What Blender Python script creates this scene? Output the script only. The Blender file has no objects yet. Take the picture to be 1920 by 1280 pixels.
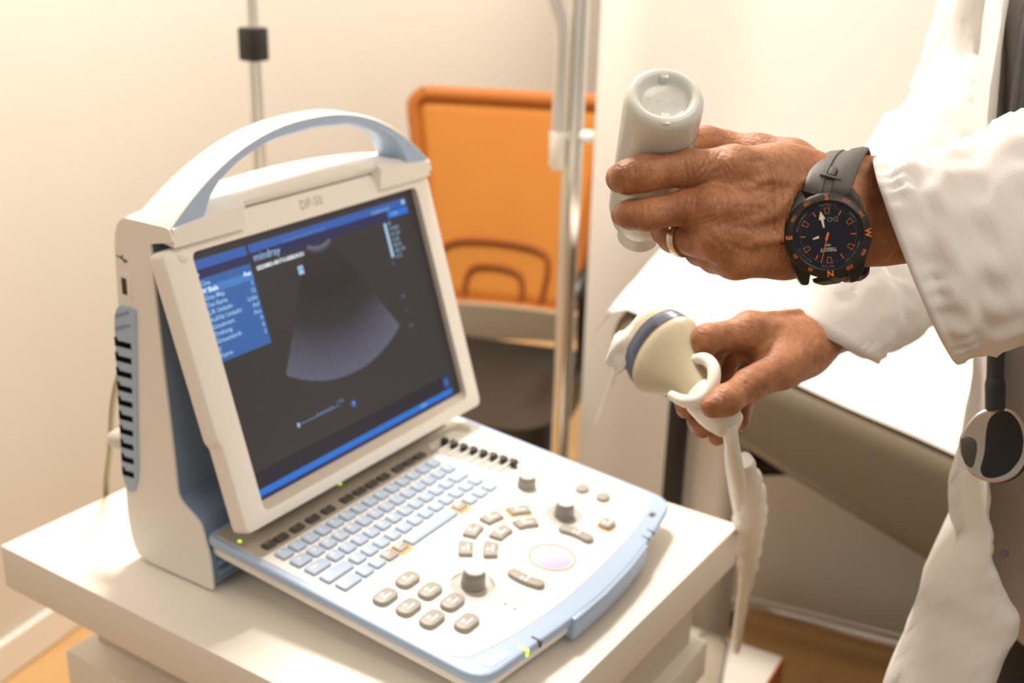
import bpy, bmesh, math, random
import numpy as np
from mathutils import Vector, Matrix
random.seed(7)
np.random.seed(7)
S = bpy.context.scene
COL = S.collection
# ------------------------------------------------------------------ camera, world, lights, exposure
H = 0.75                                   # height of the cart top above the floor
CAM = np.array([-0.8222, -0.7166, 0.6053 + H])
YAW, PITCH, ROLL, FPX = 1.005737, 0.359351, 0.028097, 2208.15
_f = np.array([math.sin(YAW)*math.cos(PITCH), math.cos(YAW)*math.cos(PITCH), -math.sin(PITCH)])
_r = np.cross(_f, [0, 0, 1.0]); _r /= np.linalg.norm(_r); _u = np.cross(_r, _f)
R_ = _r*math.cos(ROLL) + _u*math.sin(ROLL)
U_ = -_r*math.sin(ROLL) + _u*math.cos(ROLL)
F_ = _f
cd = bpy.data.cameras.new('camera'); cam = bpy.data.objects.new('camera', cd); COL.objects.link(cam)
cam.matrix_world = Matrix(((R_[0], U_[0], -F_[0], CAM[0]), (R_[1], U_[1], -F_[1], CAM[1]), (R_[2], U_[2], -F_[2], CAM[2]), (0, 0, 0, 1)))
cd.sensor_width = 36.0; cd.lens = FPX/1920*36.0
cd.clip_start = 0.05; cd.clip_end = 50
cd.dof.use_dof = True; cd.dof.focus_distance = 0.735; cd.dof.aperture_fstop = 6.5
S.camera = cam
S.view_settings.view_transform = 'Standard'; S.view_settings.look = 'None'
S.view_settings.exposure = 0.0; S.view_settings.gamma = 1.0; S.view_settings.use_curve_mapping = False
S.cycles.use_denoising = True
S.cycles.max_bounces = 8
w = bpy.data.worlds.new('room_light'); S.world = w; w.use_nodes = True
w.node_tree.nodes['Background'].inputs[0].default_value = (1.0, 0.93, 0.84, 1)
w.node_tree.nodes['Background'].inputs[1].default_value = 0.37

def area(name, loc, size, power, color, target):
    l = bpy.data.lights.new(name, 'AREA'); l.shape = 'RECTANGLE'; l.size, l.size_y = size
    l.energy = power; l.color = color
    o = bpy.data.objects.new(name, l); COL.objects.link(o); o.location = loc
    o.rotation_euler = (Vector(target) - Vector(loc)).to_track_quat('-Z', 'Y').to_euler()
    return o
WARM = (1.0, 0.915, 0.825)
area('overhead_lamp_and_fill', (0.50, 0.40, 2.42), (0.32, 0.32), 50, WARM, (0.4, 0.1, 0.75))
area('overhead_lamp_and_fill', (-1.6, 0.3, 2.42), (0.9, 0.5), 7, WARM, (-1.2, 0.0, 0.75))  # weak fill light added on the left, an unseen source
area('overhead_lamp_and_fill', (-0.35, -1.0, 2.42), (1.1, 1.1), 20, WARM, (-0.3, -0.7, 0.75))  # broad fill added near overhead to brighten the monitor bezel
area('overhead_lamp_and_fill', (2.35, 0.55, 2.42), (0.6, 0.6), 62, WARM, (2.1, 1.2, 1.1))  # extra light added to brighten the back wall in the alcove

def P3(u, v, d):                           # the point at depth d (metres) along the line of sight through (u, v)
    return CAM + d*(F_ + R_*((u-960)/FPX) - U_*((v-640)/FPX))

# ------------------------------------------------------------------ materials
def srgb(r, g, b):
    f = lambda c: ((c/255+0.055)/1.055)**2.4 if c > 10.3 else c/255/12.92
    return (f(r), f(g), f(b), 1)
def mat(name, col, rough=0.5, metal=0.0, bump=0.0, bscale=200, var=0.0, vscale=8, emit=None, estr=1.0, sss=0.0, spec=0.5, trans=0.0, coat=0.0, alpha=1.0):
    m = bpy.data.materials.new(name); m.use_nodes = True
    nt = m.node_tree; b = nt.nodes['Principled BSDF']
    b.inputs['Base Color'].default_value = col; b.inputs['Roughness'].default_value = rough
    b.inputs['Metallic'].default_value = metal; b.inputs['Specular IOR Level'].default_value = spec
    b.inputs['Coat Weight'].default_value = coat; b.inputs['Alpha'].default_value = alpha
    if sss:
        b.inputs['Subsurface Weight'].default_value = sss; b.inputs['Subsurface Radius'].default_value = (0.006, 0.003, 0.0015); b.inputs['Subsurface Scale'].default_value = 1.0
    if trans: b.inputs['Transmission Weight'].default_value = trans
    if emit: b.inputs['Emission Color'].default_value = emit; b.inputs['Emission Strength'].default_value = estr
    tc = nt.nodes.new('ShaderNodeTexCoord')
    if var:
        n = nt.nodes.new('ShaderNodeTexNoise'); n.inputs['Scale'].default_value = vscale; n.inputs['Detail'].default_value = 5
        nt.links.new(tc.outputs['Object'], n.inputs['Vector'])
        mx = nt.nodes.new('ShaderNodeMixRGB'); mx.blend_type = 'MIX'
        mx.inputs[1].default_value = tuple(c*(1-var) for c in col[:3]) + (1,); mx.inputs[2].default_value = tuple(min(1, c*(1+var)) for c in col[:3]) + (1,)
        nt.links.new(n.outputs['Fac'], mx.inputs[0]); nt.links.new(mx.outputs[0], b.inputs['Base Color'])
    if bump:
        n = nt.nodes.new('ShaderNodeTexNoise'); n.inputs['Scale'].default_value = bscale; n.inputs['Detail'].default_value = 4
        nt.links.new(tc.outputs['Object'], n.inputs['Vector'])
        bp = nt.nodes.new('ShaderNodeBump'); bp.inputs['Strength'].default_value = bump; bp.inputs['Distance'].default_value = 0.002
        nt.links.new(n.outputs['Fac'], bp.inputs['Height']); nt.links.new(bp.outputs[0], b.inputs['Normal'])
    return m
M = {}
M['wall'] = mat('painted_wall', (0.69, 0.645, 0.565, 1), 0.9, bump=0.08, bscale=150)
M['wall2'] = mat('painted_side_wall', (0.70, 0.675, 0.625, 1), 0.85, bump=0.05, bscale=150)
M['ceil'] = mat('ceiling_paint', (0.85, 0.83, 0.8, 1), 0.9, var=0.03)
M['base'] = mat('baseboard_paint', (0.84, 0.80, 0.72, 1), 0.5, var=0.03)
M['cream'] = mat('cream_plastic', (0.88, 0.85, 0.79, 1), 0.42, bump=0.05, bscale=900)
M['panel'] = mat('panel_plastic', (0.84, 0.82, 0.78, 1), 0.45, bump=0.04, bscale=900)
M['blue'] = mat('blue_plastic', srgb(170, 192, 220), 0.42, bump=0.05, bscale=900)
M['navy'] = mat('slate_blue_plastic', srgb(128, 150, 178), 0.45, bump=0.05, bscale=900)
M['key'] = mat('key_plastic', srgb(168, 185, 206), 0.5, bump=0.03)
M['legend'] = mat('white_print', (0.9, 0.9, 0.9, 1), 0.6, var=0.02)
M['greykey'] = mat('grey_button_plastic', srgb(160, 156, 148), 0.45, bump=0.03)
M['dgrey'] = mat('dark_grey_plastic', srgb(84, 80, 74), 0.5, bump=0.03)
M['recess'] = mat('taupe_plastic', srgb(186, 177, 162), 0.5, bump=0.03)
M['knob'] = mat('knob_plastic', srgb(140, 137, 130), 0.3, coat=0.2, var=0.05)
M['orange'] = mat('orange_print', srgb(250, 192, 104), 0.5, var=0.03)
M['black'] = mat('black_plastic', (0.012, 0.011, 0.010, 1), 0.35, var=0.1)
M['slot'] = mat('slot_black', (0.004, 0.004, 0.004, 1), 0.8, spec=0.05, var=0.05)
M['pouch'] = mat('pouch_film', srgb(172, 162, 146), 0.4, bump=0.4, bscale=90)
M['rubber'] = mat('black_rubber', (0.02, 0.019, 0.017, 1), 0.5, bump=0.1, bscale=500)
M['chrome'] = mat('chrome', (0.78, 0.76, 0.72, 1), 0.18, 1.0, var=0.04)
M['steel'] = mat('brushed_steel', (0.62, 0.58, 0.52, 1), 0.3, 1.0, bump=0.05, bscale=400)
M['ledg'] = mat('green_led', (0.5, 0.9, 0.1, 1), 0.4, emit=(0.55, 1.0, 0.08, 1), estr=1.1)
M['ball'] = mat('trackball_plastic', (0.66, 0.58, 0.86, 1), 0.3, coat=0.2, emit=(0.7, 0.58, 1.0, 1), estr=0.28)  # slight violet glow added to the plastic so the ball looks paler
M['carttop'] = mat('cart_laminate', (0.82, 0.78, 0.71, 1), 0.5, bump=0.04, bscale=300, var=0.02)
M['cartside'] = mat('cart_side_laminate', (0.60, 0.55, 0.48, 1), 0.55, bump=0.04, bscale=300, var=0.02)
M['edge'] = mat('wood_edge', srgb(185, 105, 40), 0.5, var=0.1, vscale=30)
M['chair_o'] = mat('orange_mesh', srgb(206, 134, 54), 0.75, bump=0.3, bscale=900, var=0.05)
M['chair_f'] = mat('orange_frame', srgb(178, 104, 32), 0.55, var=0.05)
M['chair_lumbar'] = mat('lumbar_plastic', srgb(150, 82, 18), 0.6, var=0.05)
M['chair_w'] = mat('grey_white_plastic', srgb(190, 176, 152), 0.5, var=0.03)
M['seat'] = mat('black_upholstery', (0.022, 0.018, 0.015, 1), 0.45, bump=0.15, bscale=300)
M['vinyl'] = mat('grey_vinyl', srgb(120, 108, 91), 0.42, bump=0.12, bscale=500, var=0.04)
M['paper'] = mat('white_paper', (0.90, 0.88, 0.85, 1), 0.8, bump=0.15, bscale=40)
M['frame'] = mat('white_steel', (0.78, 0.74, 0.68, 1), 0.4, var=0.03)
M['bottle'] = mat('milky_plastic', (0.66, 0.68, 0.63, 1), 0.28, sss=0.0, var=0.02, coat=0.15)
M['label'] = mat('clear_film', (0.68, 0.69, 0.65, 1), 0.15, var=0.01, coat=0.4)
M['cap'] = mat('pale_cap_plastic', (0.74, 0.76, 0.74, 1), 0.25, var=0.02)
M['probe'] = mat('probe_plastic', srgb(190, 180, 153), 0.42, var=0.02)
M['probew'] = mat('white_rubber', (0.80, 0.78, 0.71, 1), 0.4, var=0.03)
M['lens'] = mat('grey_lens_rubber', srgb(98, 104, 122), 0.38, var=0.03)
M['crumple'] = mat('crumpled_film', (0.72, 0.70, 0.66, 1), 0.45, bump=0.5, bscale=120)
M['coat'] = mat('white_cotton', (0.74, 0.715, 0.68, 1), 0.85, bump=0.25, bscale=1400)
M['shirt'] = mat('pale_shirt_cotton', (0.62, 0.58, 0.57, 1), 0.85, bump=0.2, bscale=1400)
M['trouser'] = mat('dark_trousers', (0.03, 0.03, 0.035, 1), 0.8, bump=0.2, bscale=900)
M['gold'] = mat('ring_metal', (0.62, 0.55, 0.45, 1), 0.25, 1.0, var=0.03)
M['watchcase'] = mat('black_titanium', (0.030, 0.029, 0.027, 1), 0.42, 0.6, var=0.1)
M['dial'] = mat('dial_black', (0.006, 0.008, 0.018, 1), 0.3, spec=0.35, coat=0.15, var=0.05)
M['dial_o'] = mat('orange_dial_print', srgb(222, 118, 48), 0.5, var=0.02)
M['dial_w'] = mat('pale_dial_print', srgb(222, 212, 196), 0.5, var=0.02)
M['dial_g'] = mat('grey_dial_print', srgb(120, 112, 104), 0.6, var=0.02)
M['strap'] = mat('strap_rubber', (0.060, 0.056, 0.048, 1), 0.55, bump=0.05, bscale=600)
M['cable'] = mat('cable_rubber', srgb(150, 144, 112), 0.5, var=0.03)
M['plugw'] = mat('white_plug', (0.75, 0.72, 0.66, 1), 0.4, var=0.03)
M['hair'] = mat('grey_hair', (0.25, 0.23, 0.21, 1), 0.7, bump=0.4, bscale=300)

def floor_material():
    m = bpy.data.materials.new('wood_floor'); m.use_nodes = True; nt = m.node_tree; b = nt.nodes['Principled BSDF']
    tc = nt.nodes.new('ShaderNodeTexCoord'); mp = nt.nodes.new('ShaderNodeMapping'); mp.inputs['Scale'].default_value = (1.5, 14, 1)
    n = nt.nodes.new('ShaderNodeTexNoise'); n.inputs['Scale'].default_value = 3; n.inputs['Detail'].default_value = 6
    cr = nt.nodes.new('ShaderNodeValToRGB'); cr.color_ramp.elements[0].color = srgb(190, 148, 98); cr.color_ramp.elements[1].color = srgb(210, 170, 116)
    nt.links.new(tc.outputs['Object'], mp.inputs[0]); nt.links.new(mp.outputs[0], n.inputs[0]); nt.links.new(n.outputs['Fac'], cr.inputs[0]); nt.links.new(cr.outputs[0], b.inputs['Base Color'])
    b.inputs['Roughness'].default_value = 0.4
    return m
M['floor'] = floor_material()

def skin_material(name, c1, c2, wr):
    m = bpy.data.materials.new(name); m.use_nodes = True; nt = m.node_tree; b = nt.nodes['Principled BSDF']; L = nt.links.new
    tc = nt.nodes.new('ShaderNodeTexCoord')
    n = nt.nodes.new('ShaderNodeTexNoise'); n.inputs['Scale'].default_value = 55; n.inputs['Detail'].default_value = 6; n.inputs['Roughness'].default_value = 0.65
    L(tc.outputs['Object'], n.inputs['Vector'])
    cr = nt.nodes.new('ShaderNodeValToRGB'); cr.color_ramp.elements[0].position = 0.32; cr.color_ramp.elements[1].position = 0.68
    cr.color_ramp.elements[0].color = c1; cr.color_ramp.elements[1].color = c2
    L(n.outputs['Fac'], cr.inputs[0])
    # freckles
    n3 = nt.nodes.new('ShaderNodeTexNoise'); n3.inputs['Scale'].default_value = 260; n3.inputs['Detail'].default_value = 2
    L(tc.outputs['Object'], n3.inputs['Vector'])
    r3 = nt.nodes.new('ShaderNodeValToRGB'); r3.color_ramp.elements[0].position = 0.60; r3.color_ramp.elements[1].position = 0.75
    r3.color_ramp.elements[0].color = (0, 0, 0, 1); r3.color_ramp.elements[1].color = (0.35, 0.35, 0.35, 1)
    L(n3.outputs['Fac'], r3.inputs[0])
    mx = nt.nodes.new('ShaderNodeMixRGB'); mx.inputs[2].default_value = tuple(c*0.55 for c in c1[:3]) + (1,)
    L(r3.outputs[0], mx.inputs[0]); L(cr.outputs[0], mx.inputs[1]); L(mx.outputs[0], b.inputs['Base Color'])
    b.inputs['Roughness'].default_value = 0.46; b.inputs['Specular IOR Level'].default_value = 0.45
    b.inputs['Subsurface Weight'].default_value = 0.12; b.inputs['Subsurface Radius'].default_value = (0.006, 0.0025, 0.0012); b.inputs['Subsurface Scale'].default_value = 1.0
    # fine creases running across the fingers (world-aligned stretch) plus skin cells
    mp = nt.nodes.new('ShaderNodeMapping'); mp.inputs['Rotation'].default_value = (0, 0, -YAW + 0.0); mp.inputs['Scale'].default_value = (420, 150, 110)
    L(tc.outputs['Object'], mp.inputs[0])
    n1 = nt.nodes.new('ShaderNodeTexNoise'); n1.inputs['Scale'].default_value = 1.0; n1.inputs['Detail'].default_value = 4; n1.inputs['Distortion'].default_value = 0.6
    L(mp.outputs[0], n1.inputs['Vector'])
    v = nt.nodes.new('ShaderNodeTexVoronoi'); v.inputs['Scale'].default_value = 900; v.feature = 'DISTANCE_TO_EDGE'
    L(tc.outputs['Object'], v.inputs['Vector'])
    b1 = nt.nodes.new('ShaderNodeBump'); b1.inputs['Strength'].default_value = wr; b1.inputs['Distance'].default_value = 0.0016; L(n1.outputs['Fac'], b1.inputs['Height'])
    b2 = nt.nodes.new('ShaderNodeBump'); b2.inputs['Strength'].default_value = wr*0.6; b2.inputs['Distance'].default_value = 0.0006; L(v.outputs['Distance'], b2.inputs['Height']); L(b1.outputs[0], b2.inputs['Normal'])
    L(b2.outputs[0], b.inputs['Normal'])
    return m
M['skin'] = skin_material('weathered_skin', srgb(142, 90, 57), srgb(188, 131, 93), 0.8)
M['nail'] = mat('fingernail', srgb(188, 134, 108), 0.3, var=0.03)

# ------------------------------------------------------------------ mesh helpers (everything is built in world coordinates, then made local to its thing)
class G:                                    # a growing polygon soup with a material index per face
    def __init__(self): self.v = []; self.f = []; self.m = []
    def add(self, vf, mi=0, M4=None):
        v, f = vf; o = len(self.v)
        for p in v:
            self.v.append(tuple(M4 @ Vector(p)) if M4 is not None else tuple(p))
        for q in f: self.f.append(tuple(i+o for i in q)); self.m.append(mi)
        return self
ORG = {}
def finish(name, g, mats, parent=None, smooth=40, recalc=True):
    if not isinstance(mats, (list, tuple)): mats = [mats]
    if not isinstance(g, G): g = G().add(g)
    root = parent
    org = ORG.get(parent.name, Vector((0, 0, 0))) if parent else Vector((0, 0, 0))
    me = bpy.data.meshes.new(name)
    me.from_pydata([tuple(Vector(p) - org) for p in g.v], [], g.f)
    for m_ in mats: me.materials.append(m_)
    me.polygons.foreach_set('material_index', g.m)
    if recalc:
        bm = bmesh.new(); bm.from_mesh(me); bmesh.ops.recalc_face_normals(bm, faces=bm.faces[:]); bm.to_mesh(me); bm.free()
    if smooth:
        me.polygons.foreach_set('use_smooth', [True]*len(me.polygons)); me.set_sharp_from_angle(angle=math.radians(smooth))
    me.update()
    o = bpy.data.objects.new(name, me); COL.objects.link(o)
    if parent: o.parent = parent; ORG[o.name] = org
    else: ORG[o.name] = Vector((0, 0, 0))
    return o
def thing(name, label, cat, loc=(0, 0, 0), group=None):
    o = bpy.data.objects.new(name, None); COL.objects.link(o); o.location = Vector(loc); o.empty_display_size = 0.05
    o['label'] = label; o['category'] = cat
    if group: o['group'] = group
    ORG[o.name] = Vector(loc)
    return o
def tag(o, label, cat, group=None):
    o['label'] = label; o['category'] = cat
    if group: o['group'] = group
    return o
def struct(o): o['kind'] = 'structure'; return o
def rebase(o, loc):                         # give a single-mesh thing an origin at its own base
    loc = Vector(loc); o.data.transform(Matrix.Translation(-loc)); o.location = loc; return o

def bm_vf(bm):
    bm.verts.index_update()
    r = ([tuple(v.co) for v in bm.verts], [tuple(v.index for v in f.verts) for f in bm.faces]); bm.free(); return r
def box(x0, x1, y0, y1, z0, z1, bev=0.0, seg=2):
    bm = bmesh.new(); bmesh.ops.create_cube(bm, size=1)
    for v in bm.verts: v.co = Vector(((x0+x1)/2 + v.co.x*(x1-x0), (y0+y1)/2 + v.co.y*(y1-y0), (z0+z1)/2 + v.co.z*(z1-z0)))
    if bev: bmesh.ops.bevel(bm, geom=bm.edges[:], offset=bev, segments=seg, profile=0.5, affect='EDGES')
    return bm_vf(bm)
def prism(pts, z0, z1, bev=0.0, seg=2, both=True):   # outline in xy, extruded in z, horizontal edges bevelled
    bm = bmesh.new(); n = len(pts)
    a = [bm.verts.new((p[0], p[1], z0)) for p in pts]; b = [bm.verts.new((p[0], p[1], z1)) for p in pts]
    bm.faces.new(list(reversed(a))); bm.faces.new(b)
    for i in range(n): bm.faces.new((a[i], a[(i+1) % n], b[(i+1) % n], b[i]))
    bmesh.ops.recalc_face_normals(bm, faces=bm.faces[:])
    if bev:
        zz = (z0, z1) if both else (z1,)
        E_ = [e for e in bm.edges if abs(e.verts[0].co.z - e.verts[1].co.z) < 1e-9 and any(abs(e.verts[0].co.z - q) < 1e-9 for q in zz)]
        bmesh.ops.bevel(bm, geom=E_, offset=bev, segments=seg, profile=0.5, affect='EDGES')
    return bm_vf(bm)
def rounded(pts, r, n=5):                    # round the corners of a polygon; r one number or one per corner
    out = []; N = len(pts)
    for i in range(N):
        p = Vector(pts[i]).to_2d(); a = Vector(pts[i-1]).to_2d(); b = Vector(pts[(i+1) % N]).to_2d()
        rr = r[i] if isinstance(r, (list, tuple)) else r
        if rr <= 0: out.append(tuple(p)); continue
        da = (a-p); db = (b-p); rr = min(rr, da.length*0.49, db.length*0.49)
        s = p + da.normalized()*rr; e = p + db.normalized()*rr
        for k in range(n+1):
            t = k/n; q = s*(1-t)**2 + p*2*t*(1-t) + e*t*t; out.append(tuple(q))
    return out
def rrect(w_, h_, r, n=4, cx=0, cy=0):
    return rounded([(cx-w_/2, cy-h_/2), (cx+w_/2, cy-h_/2), (cx+w_/2, cy+h_/2), (cx-w_/2, cy+h_/2)], r, n)
def circ(r, n=24, cx=0, cy=0, ry=None): return [(cx + r*math.cos(2*math.pi*i/n), cy + (ry or r)*math.sin(2*math.pi*i/n)) for i in range(n)]
def loft(rings, closed=True, cap0=True, cap1=True):
    v = []; f = []; n = len(rings[0])
    for r in rings: v += [tuple(p) for p in r]
    m = n if closed else n-1
    for i in range(len(rings)-1):
        for j in range(m):
            a = i*n + j; b = i*n + (j+1) % n
            f.append((a, b, b+n, a+n))
    if closed and cap0: f.append(tuple(reversed(range(n))))
    if closed and cap1: f.append(tuple((len(rings)-1)*n + j for j in range(n)))
    return v, f
def catmull(P, per=8):
    P = [np.array(p, float) for p in P]; Q = [2*P[0]-P[1]] + P + [2*P[-1]-P[-2]]; out = []
    for i in range(1, len(Q)-2):
        for k in range(per):
            t = k/per; a, b, c, d = Q[i-1:i+3]
            out.append(0.5*((2*b) + (-a+c)*t + (2*a-5*b+4*c-d)*t*t + (-a+3*b-3*c+d)*t**3))
    out.append(P[-1]); return out
def tube(pts, rad, n=12, smooth=0, caps=True, up=None, flat=1.0):
    pts = [np.array(p, float) for p in pts]
    rad = list(rad) if isinstance(rad, (list, tuple, np.ndarray)) else [rad]*len(pts)
    if smooth:
        k = len(pts); t0 = np.linspace(0, 1, k); pts = catmull(pts, smooth); rad = list(np.interp(np.linspace(0, 1, len(pts)), t0, rad))
    N = len(pts); rings = []; prev = None
    for i in range(N):
        t = pts[min(i+1, N-1)] - pts[max(i-1, 0)]; t /= (np.linalg.norm(t) + 1e-12)
        if prev is None:
            u = np.array(up, float) if up is not None else (np.array([0, 0, 1.0]) if abs(t[2]) < 0.9 else np.array([1.0, 0, 0]))
        else: u = prev
        u = u - t*(u@t); u /= (np.linalg.norm(u)+1e-12); prev = u; s = np.cross(t, u)
        rings.append([pts[i] + rad[i]*(math.cos(a)*u*flat + math.sin(a)*s) for a in np.linspace(0, 2*math.pi, n, endpoint=False)])
    return loft(rings, True, caps, caps)
def frame(o, x, z):                          # matrix with given x and z directions at o
    z = Vector(z).normalized(); x = Vector(x); x = (x - z*x.dot(z)).normalized(); y = z.cross(x)
    return Matrix(((x[0], y[0], z[0], o[0]), (x[1], y[1], z[1], o[1]), (x[2], y[2], z[2], o[2]), (0, 0, 0, 1)))
def lathe(prof, n=32):                       # profile of (r, z) about local z
    rings = [[(r*math.cos(a), r*math.sin(a), z) for a in np.linspace(0, 2*math.pi, n, endpoint=False)] for r, z in prof]
    return loft(rings)
_tcache = {}
def text(s, size, align='LEFT', extrude=0.0, res=2, bold=0.0):
    k = (s, align, res, bold)
    if k not in _tcache:
        c = bpy.data.curves.new('lettering', 'FONT'); c.body = s; c.size = 1; c.align_x = align; c.align_y = 'CENTER'; c.resolution_u = res; c.offset = bold
        o = bpy.data.objects.new('lettering', c); COL.objects.link(o)
        dg = bpy.context.evaluated_depsgraph_get(); me = bpy.data.meshes.new_from_object(o.evaluated_get(dg))
        _tcache[k] = ([tuple(v.co) for v in me.vertices], [tuple(p.vertices) for p in me.polygons])
        bpy.data.objects.remove(o); bpy.data.curves.remove(c); bpy.data.meshes.remove(me)
    v, f = _tcache[k]
    return [(p[0]*size, p[1]*size, p[2]*size) for p in v], f
def poly(pts, z=0.0): return [(p[0], p[1], z) for p in pts], [tuple(range(len(pts)))]
def moved(vf, M4): return [tuple(M4 @ Vector(p)) for p in vf[0]], vf[1]
def fan_grid(rows): return loft(rows, closed=False)

# implicit surfaces for flesh: smooth unions of tapered capsules, meshed with surface nets
def surface_nets(Fv, lo, h):
    nx, ny, nz = Fv.shape; ins = Fv < 0
    C_ = [(i, j, k) for i in (0, 1) for j in (0, 1) for k in (0, 1)]
    sl = lambda A, o: A[o[0]:nx-1+o[0], o[1]:ny-1+o[1], o[2]:nz-1+o[2]]
    cnt = sum(sl(ins, c).astype(np.int8) for c in C_); act = (cnt > 0) & (cnt < 8)
    idx = np.argwhere(act); num = np.zeros(len(idx)); pos = np.zeros((len(idx), 3))
    g = lambda A, o: A[idx[:, 0]+o[0], idx[:, 1]+o[1], idx[:, 2]+o[2]]
    for a in C_:
        for ax in range(3):
            if a[ax]: continue
            b = list(a); b[ax] = 1
            fa, fb = g(Fv, a), g(Fv, b); x = (fa < 0) != (fb < 0)
            t = np.where(x, fa/(fa-fb+1e-20), 0)
            p = np.tile(np.array(a, float), (len(idx), 1)); p[:, ax] += t
            pos += np.where(x[:, None], p, 0); num += x
    V = (idx + pos/num[:, None])*h + lo
    im = -np.ones(act.shape, int); im[act] = np.arange(len(idx)); faces = []
    for ax in range(3):
        o1, o2 = [(1, 2), (2, 0), (0, 1)][ax]
        A = np.moveaxis(ins, (ax, o1, o2), (0, 1, 2)); I = np.moveaxis(im, (ax, o1, o2), (0, 1, 2))
        e0 = A[:-1, 1:-1, 1:-1]; e1 = A[1:, 1:-1, 1:-1]
        q = np.argwhere(e0 != e1); fl = e0[q[:, 0], q[:, 1], q[:, 2]]
        i, j, k = q[:, 0], q[:, 1]+1, q[:, 2]+1
        quad = np.stack([I[i, j-1, k-1], I[i, j, k-1], I[i, j, k], I[i, j-1, k]], 1)
        quad[~fl] = quad[~fl][:, ::-1]; faces.append(quad)
    Fq = np.concatenate(faces); Fq = Fq[(Fq >= 0).all(1)]
    return V, Fq
def smin(a, b, k):
    h = np.clip(0.5 + 0.5*(b-a)/k, 0, 1); return b + (a-b)*h - k*h*(1-h)
class Field:
    def __init__(self, lo, hi, h):
        self.lo = np.array(lo, float); self.h = h
        n = np.ceil((np.array(hi)-lo)/h).astype(int)+1
        ax = [self.lo[i] + h*np.arange(n[i]) for i in range(3)]
        self.p = np.stack(np.meshgrid(*ax, indexing='ij'), -1).astype(np.float32)
    def cap(self, a, b, ra, rb, sq=None, sn=None):     # tapered capsule; squash factor sq along direction sn
        a = np.array(a, np.float32); b = np.array(b, np.float32); d = b-a; q = self.p - a
        if sq is not None:
            n = np.array(sn, np.float32); n = n/np.linalg.norm(n); d = d + n*(d@n)*(1/sq-1); q = q + n*((q@n)[..., None])*(1/sq-1)
        t = np.clip((q@d)/(d@d), 0, 1)
        return np.linalg.norm(q - t[..., None]*d, axis=-1) - (ra + (rb-ra)*t)
    def chain(self, pts, rad, k=0.003, sq=None, sn=None):
        F = None
        for i in range(len(pts)-1):
            c = self.cap(pts[i], pts[i+1], rad[i], rad[i+1], sq, sn); F = c if F is None else smin(F, c, k)
        return F
    def mesh(self, F, relax=2):
        V, Q = surface_nets(F, self.lo, self.h)
        e = np.concatenate([Q[:, [0, 1]], Q[:, [1, 2]], Q[:, [2, 3]], Q[:, [3, 0]]])
        for _ in range(relax):
            acc = np.zeros_like(V); n = np.zeros(len(V))
            np.add.at(acc, e[:, 0], V[e[:, 1]]); np.add.at(acc, e[:, 1], V[e[:, 0]]); np.add.at(n, e[:, 0], 1); np.add.at(n, e[:, 1], 1)
            V = 0.5*V + 0.5*acc/np.maximum(n, 1)[:, None]
        return [tuple(p) for p in V.tolist()], [tuple(q) for q in Q.tolist()]

def refine(V, Q):
    """split every quad in four, then relax a little"""
    V = np.array(V, float); Q = np.array(Q, int)
    e = np.sort(np.concatenate([Q[:, [0, 1]], Q[:, [1, 2]], Q[:, [2, 3]], Q[:, [3, 0]]]), 1)
    ue, inv = np.unique(e, axis=0, return_inverse=True); inv = inv.reshape(4, -1)
    n = len(V); m = len(ue); V2 = np.concatenate([V, V[ue].mean(1), V[Q].mean(1)])
    E_ = inv + n; C_ = np.arange(len(Q)) + n + m
    F2 = np.concatenate([np.stack([Q[:, k], E_[k], C_, E_[(k-1) % 4]], 1) for k in range(4)])
    return relax(V2, F2, 2), F2
def relax(V, Q, it):
    e = np.concatenate([Q[:, [0, 1]], Q[:, [1, 2]], Q[:, [2, 3]], Q[:, [3, 0]]])
    for _ in range(it):
        acc = np.zeros_like(V); n = np.zeros(len(V))
        np.add.at(acc, e[:, 0], V[e[:, 1]]); np.add.at(acc, e[:, 1], V[e[:, 0]]); np.add.at(n, e[:, 0], 1); np.add.at(n, e[:, 1], 1)
        V = 0.5*V + 0.5*acc/np.maximum(n, 1)[:, None]
    return V
def normals(V, Q):
    fn = np.cross(V[Q[:, 2]]-V[Q[:, 0]], V[Q[:, 3]]-V[Q[:, 1]]); N = np.zeros_like(V)
    for k in range(4): np.add.at(N, Q[:, k], fn)
    return N/(np.linalg.norm(N, axis=1)[:, None]+1e-15)
def wrinkle(V, Q, lines, face=None):
    """press fine creases into skin; lines are (points, depth, width) in metres, given as world polylines over the skin"""
    N = normals(V, Q); d = np.zeros(len(V)); f = np.array(face)
    ok = (N@f) > 0.1
    P2 = np.stack([V@R_, V@U_], 1)           # the back of the hand is nearly flat: measure across it
    for pts, dep, wid in lines:
        pts = np.array(pts); q = np.stack([pts@R_, pts@U_], 1); best = np.full(len(V), 1.0); tt = np.zeros(len(V)); L_ = len(q)-1
        for i in range(L_):
            a, b = q[i], q[i+1]; ab = b-a; t = np.clip(((P2-a)@ab)/(ab@ab), 0, 1); dd = np.linalg.norm(P2 - a - t[:, None]*ab, axis=1)
            m = dd < best; best = np.where(m, dd, best); tt = np.where(m, (i+t)/L_, tt)
        d -= dep*np.exp(-(best/wid)**2)*np.clip(4*np.minimum(tt, 1-tt), 0.15, 1)
        d += dep*0.35*np.exp(-((best-wid*2.0)/(wid*1.1))**2)*np.clip(4*np.minimum(tt, 1-tt), 0.0, 1)
    return V + N*(d*ok)[:, None]
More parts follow.
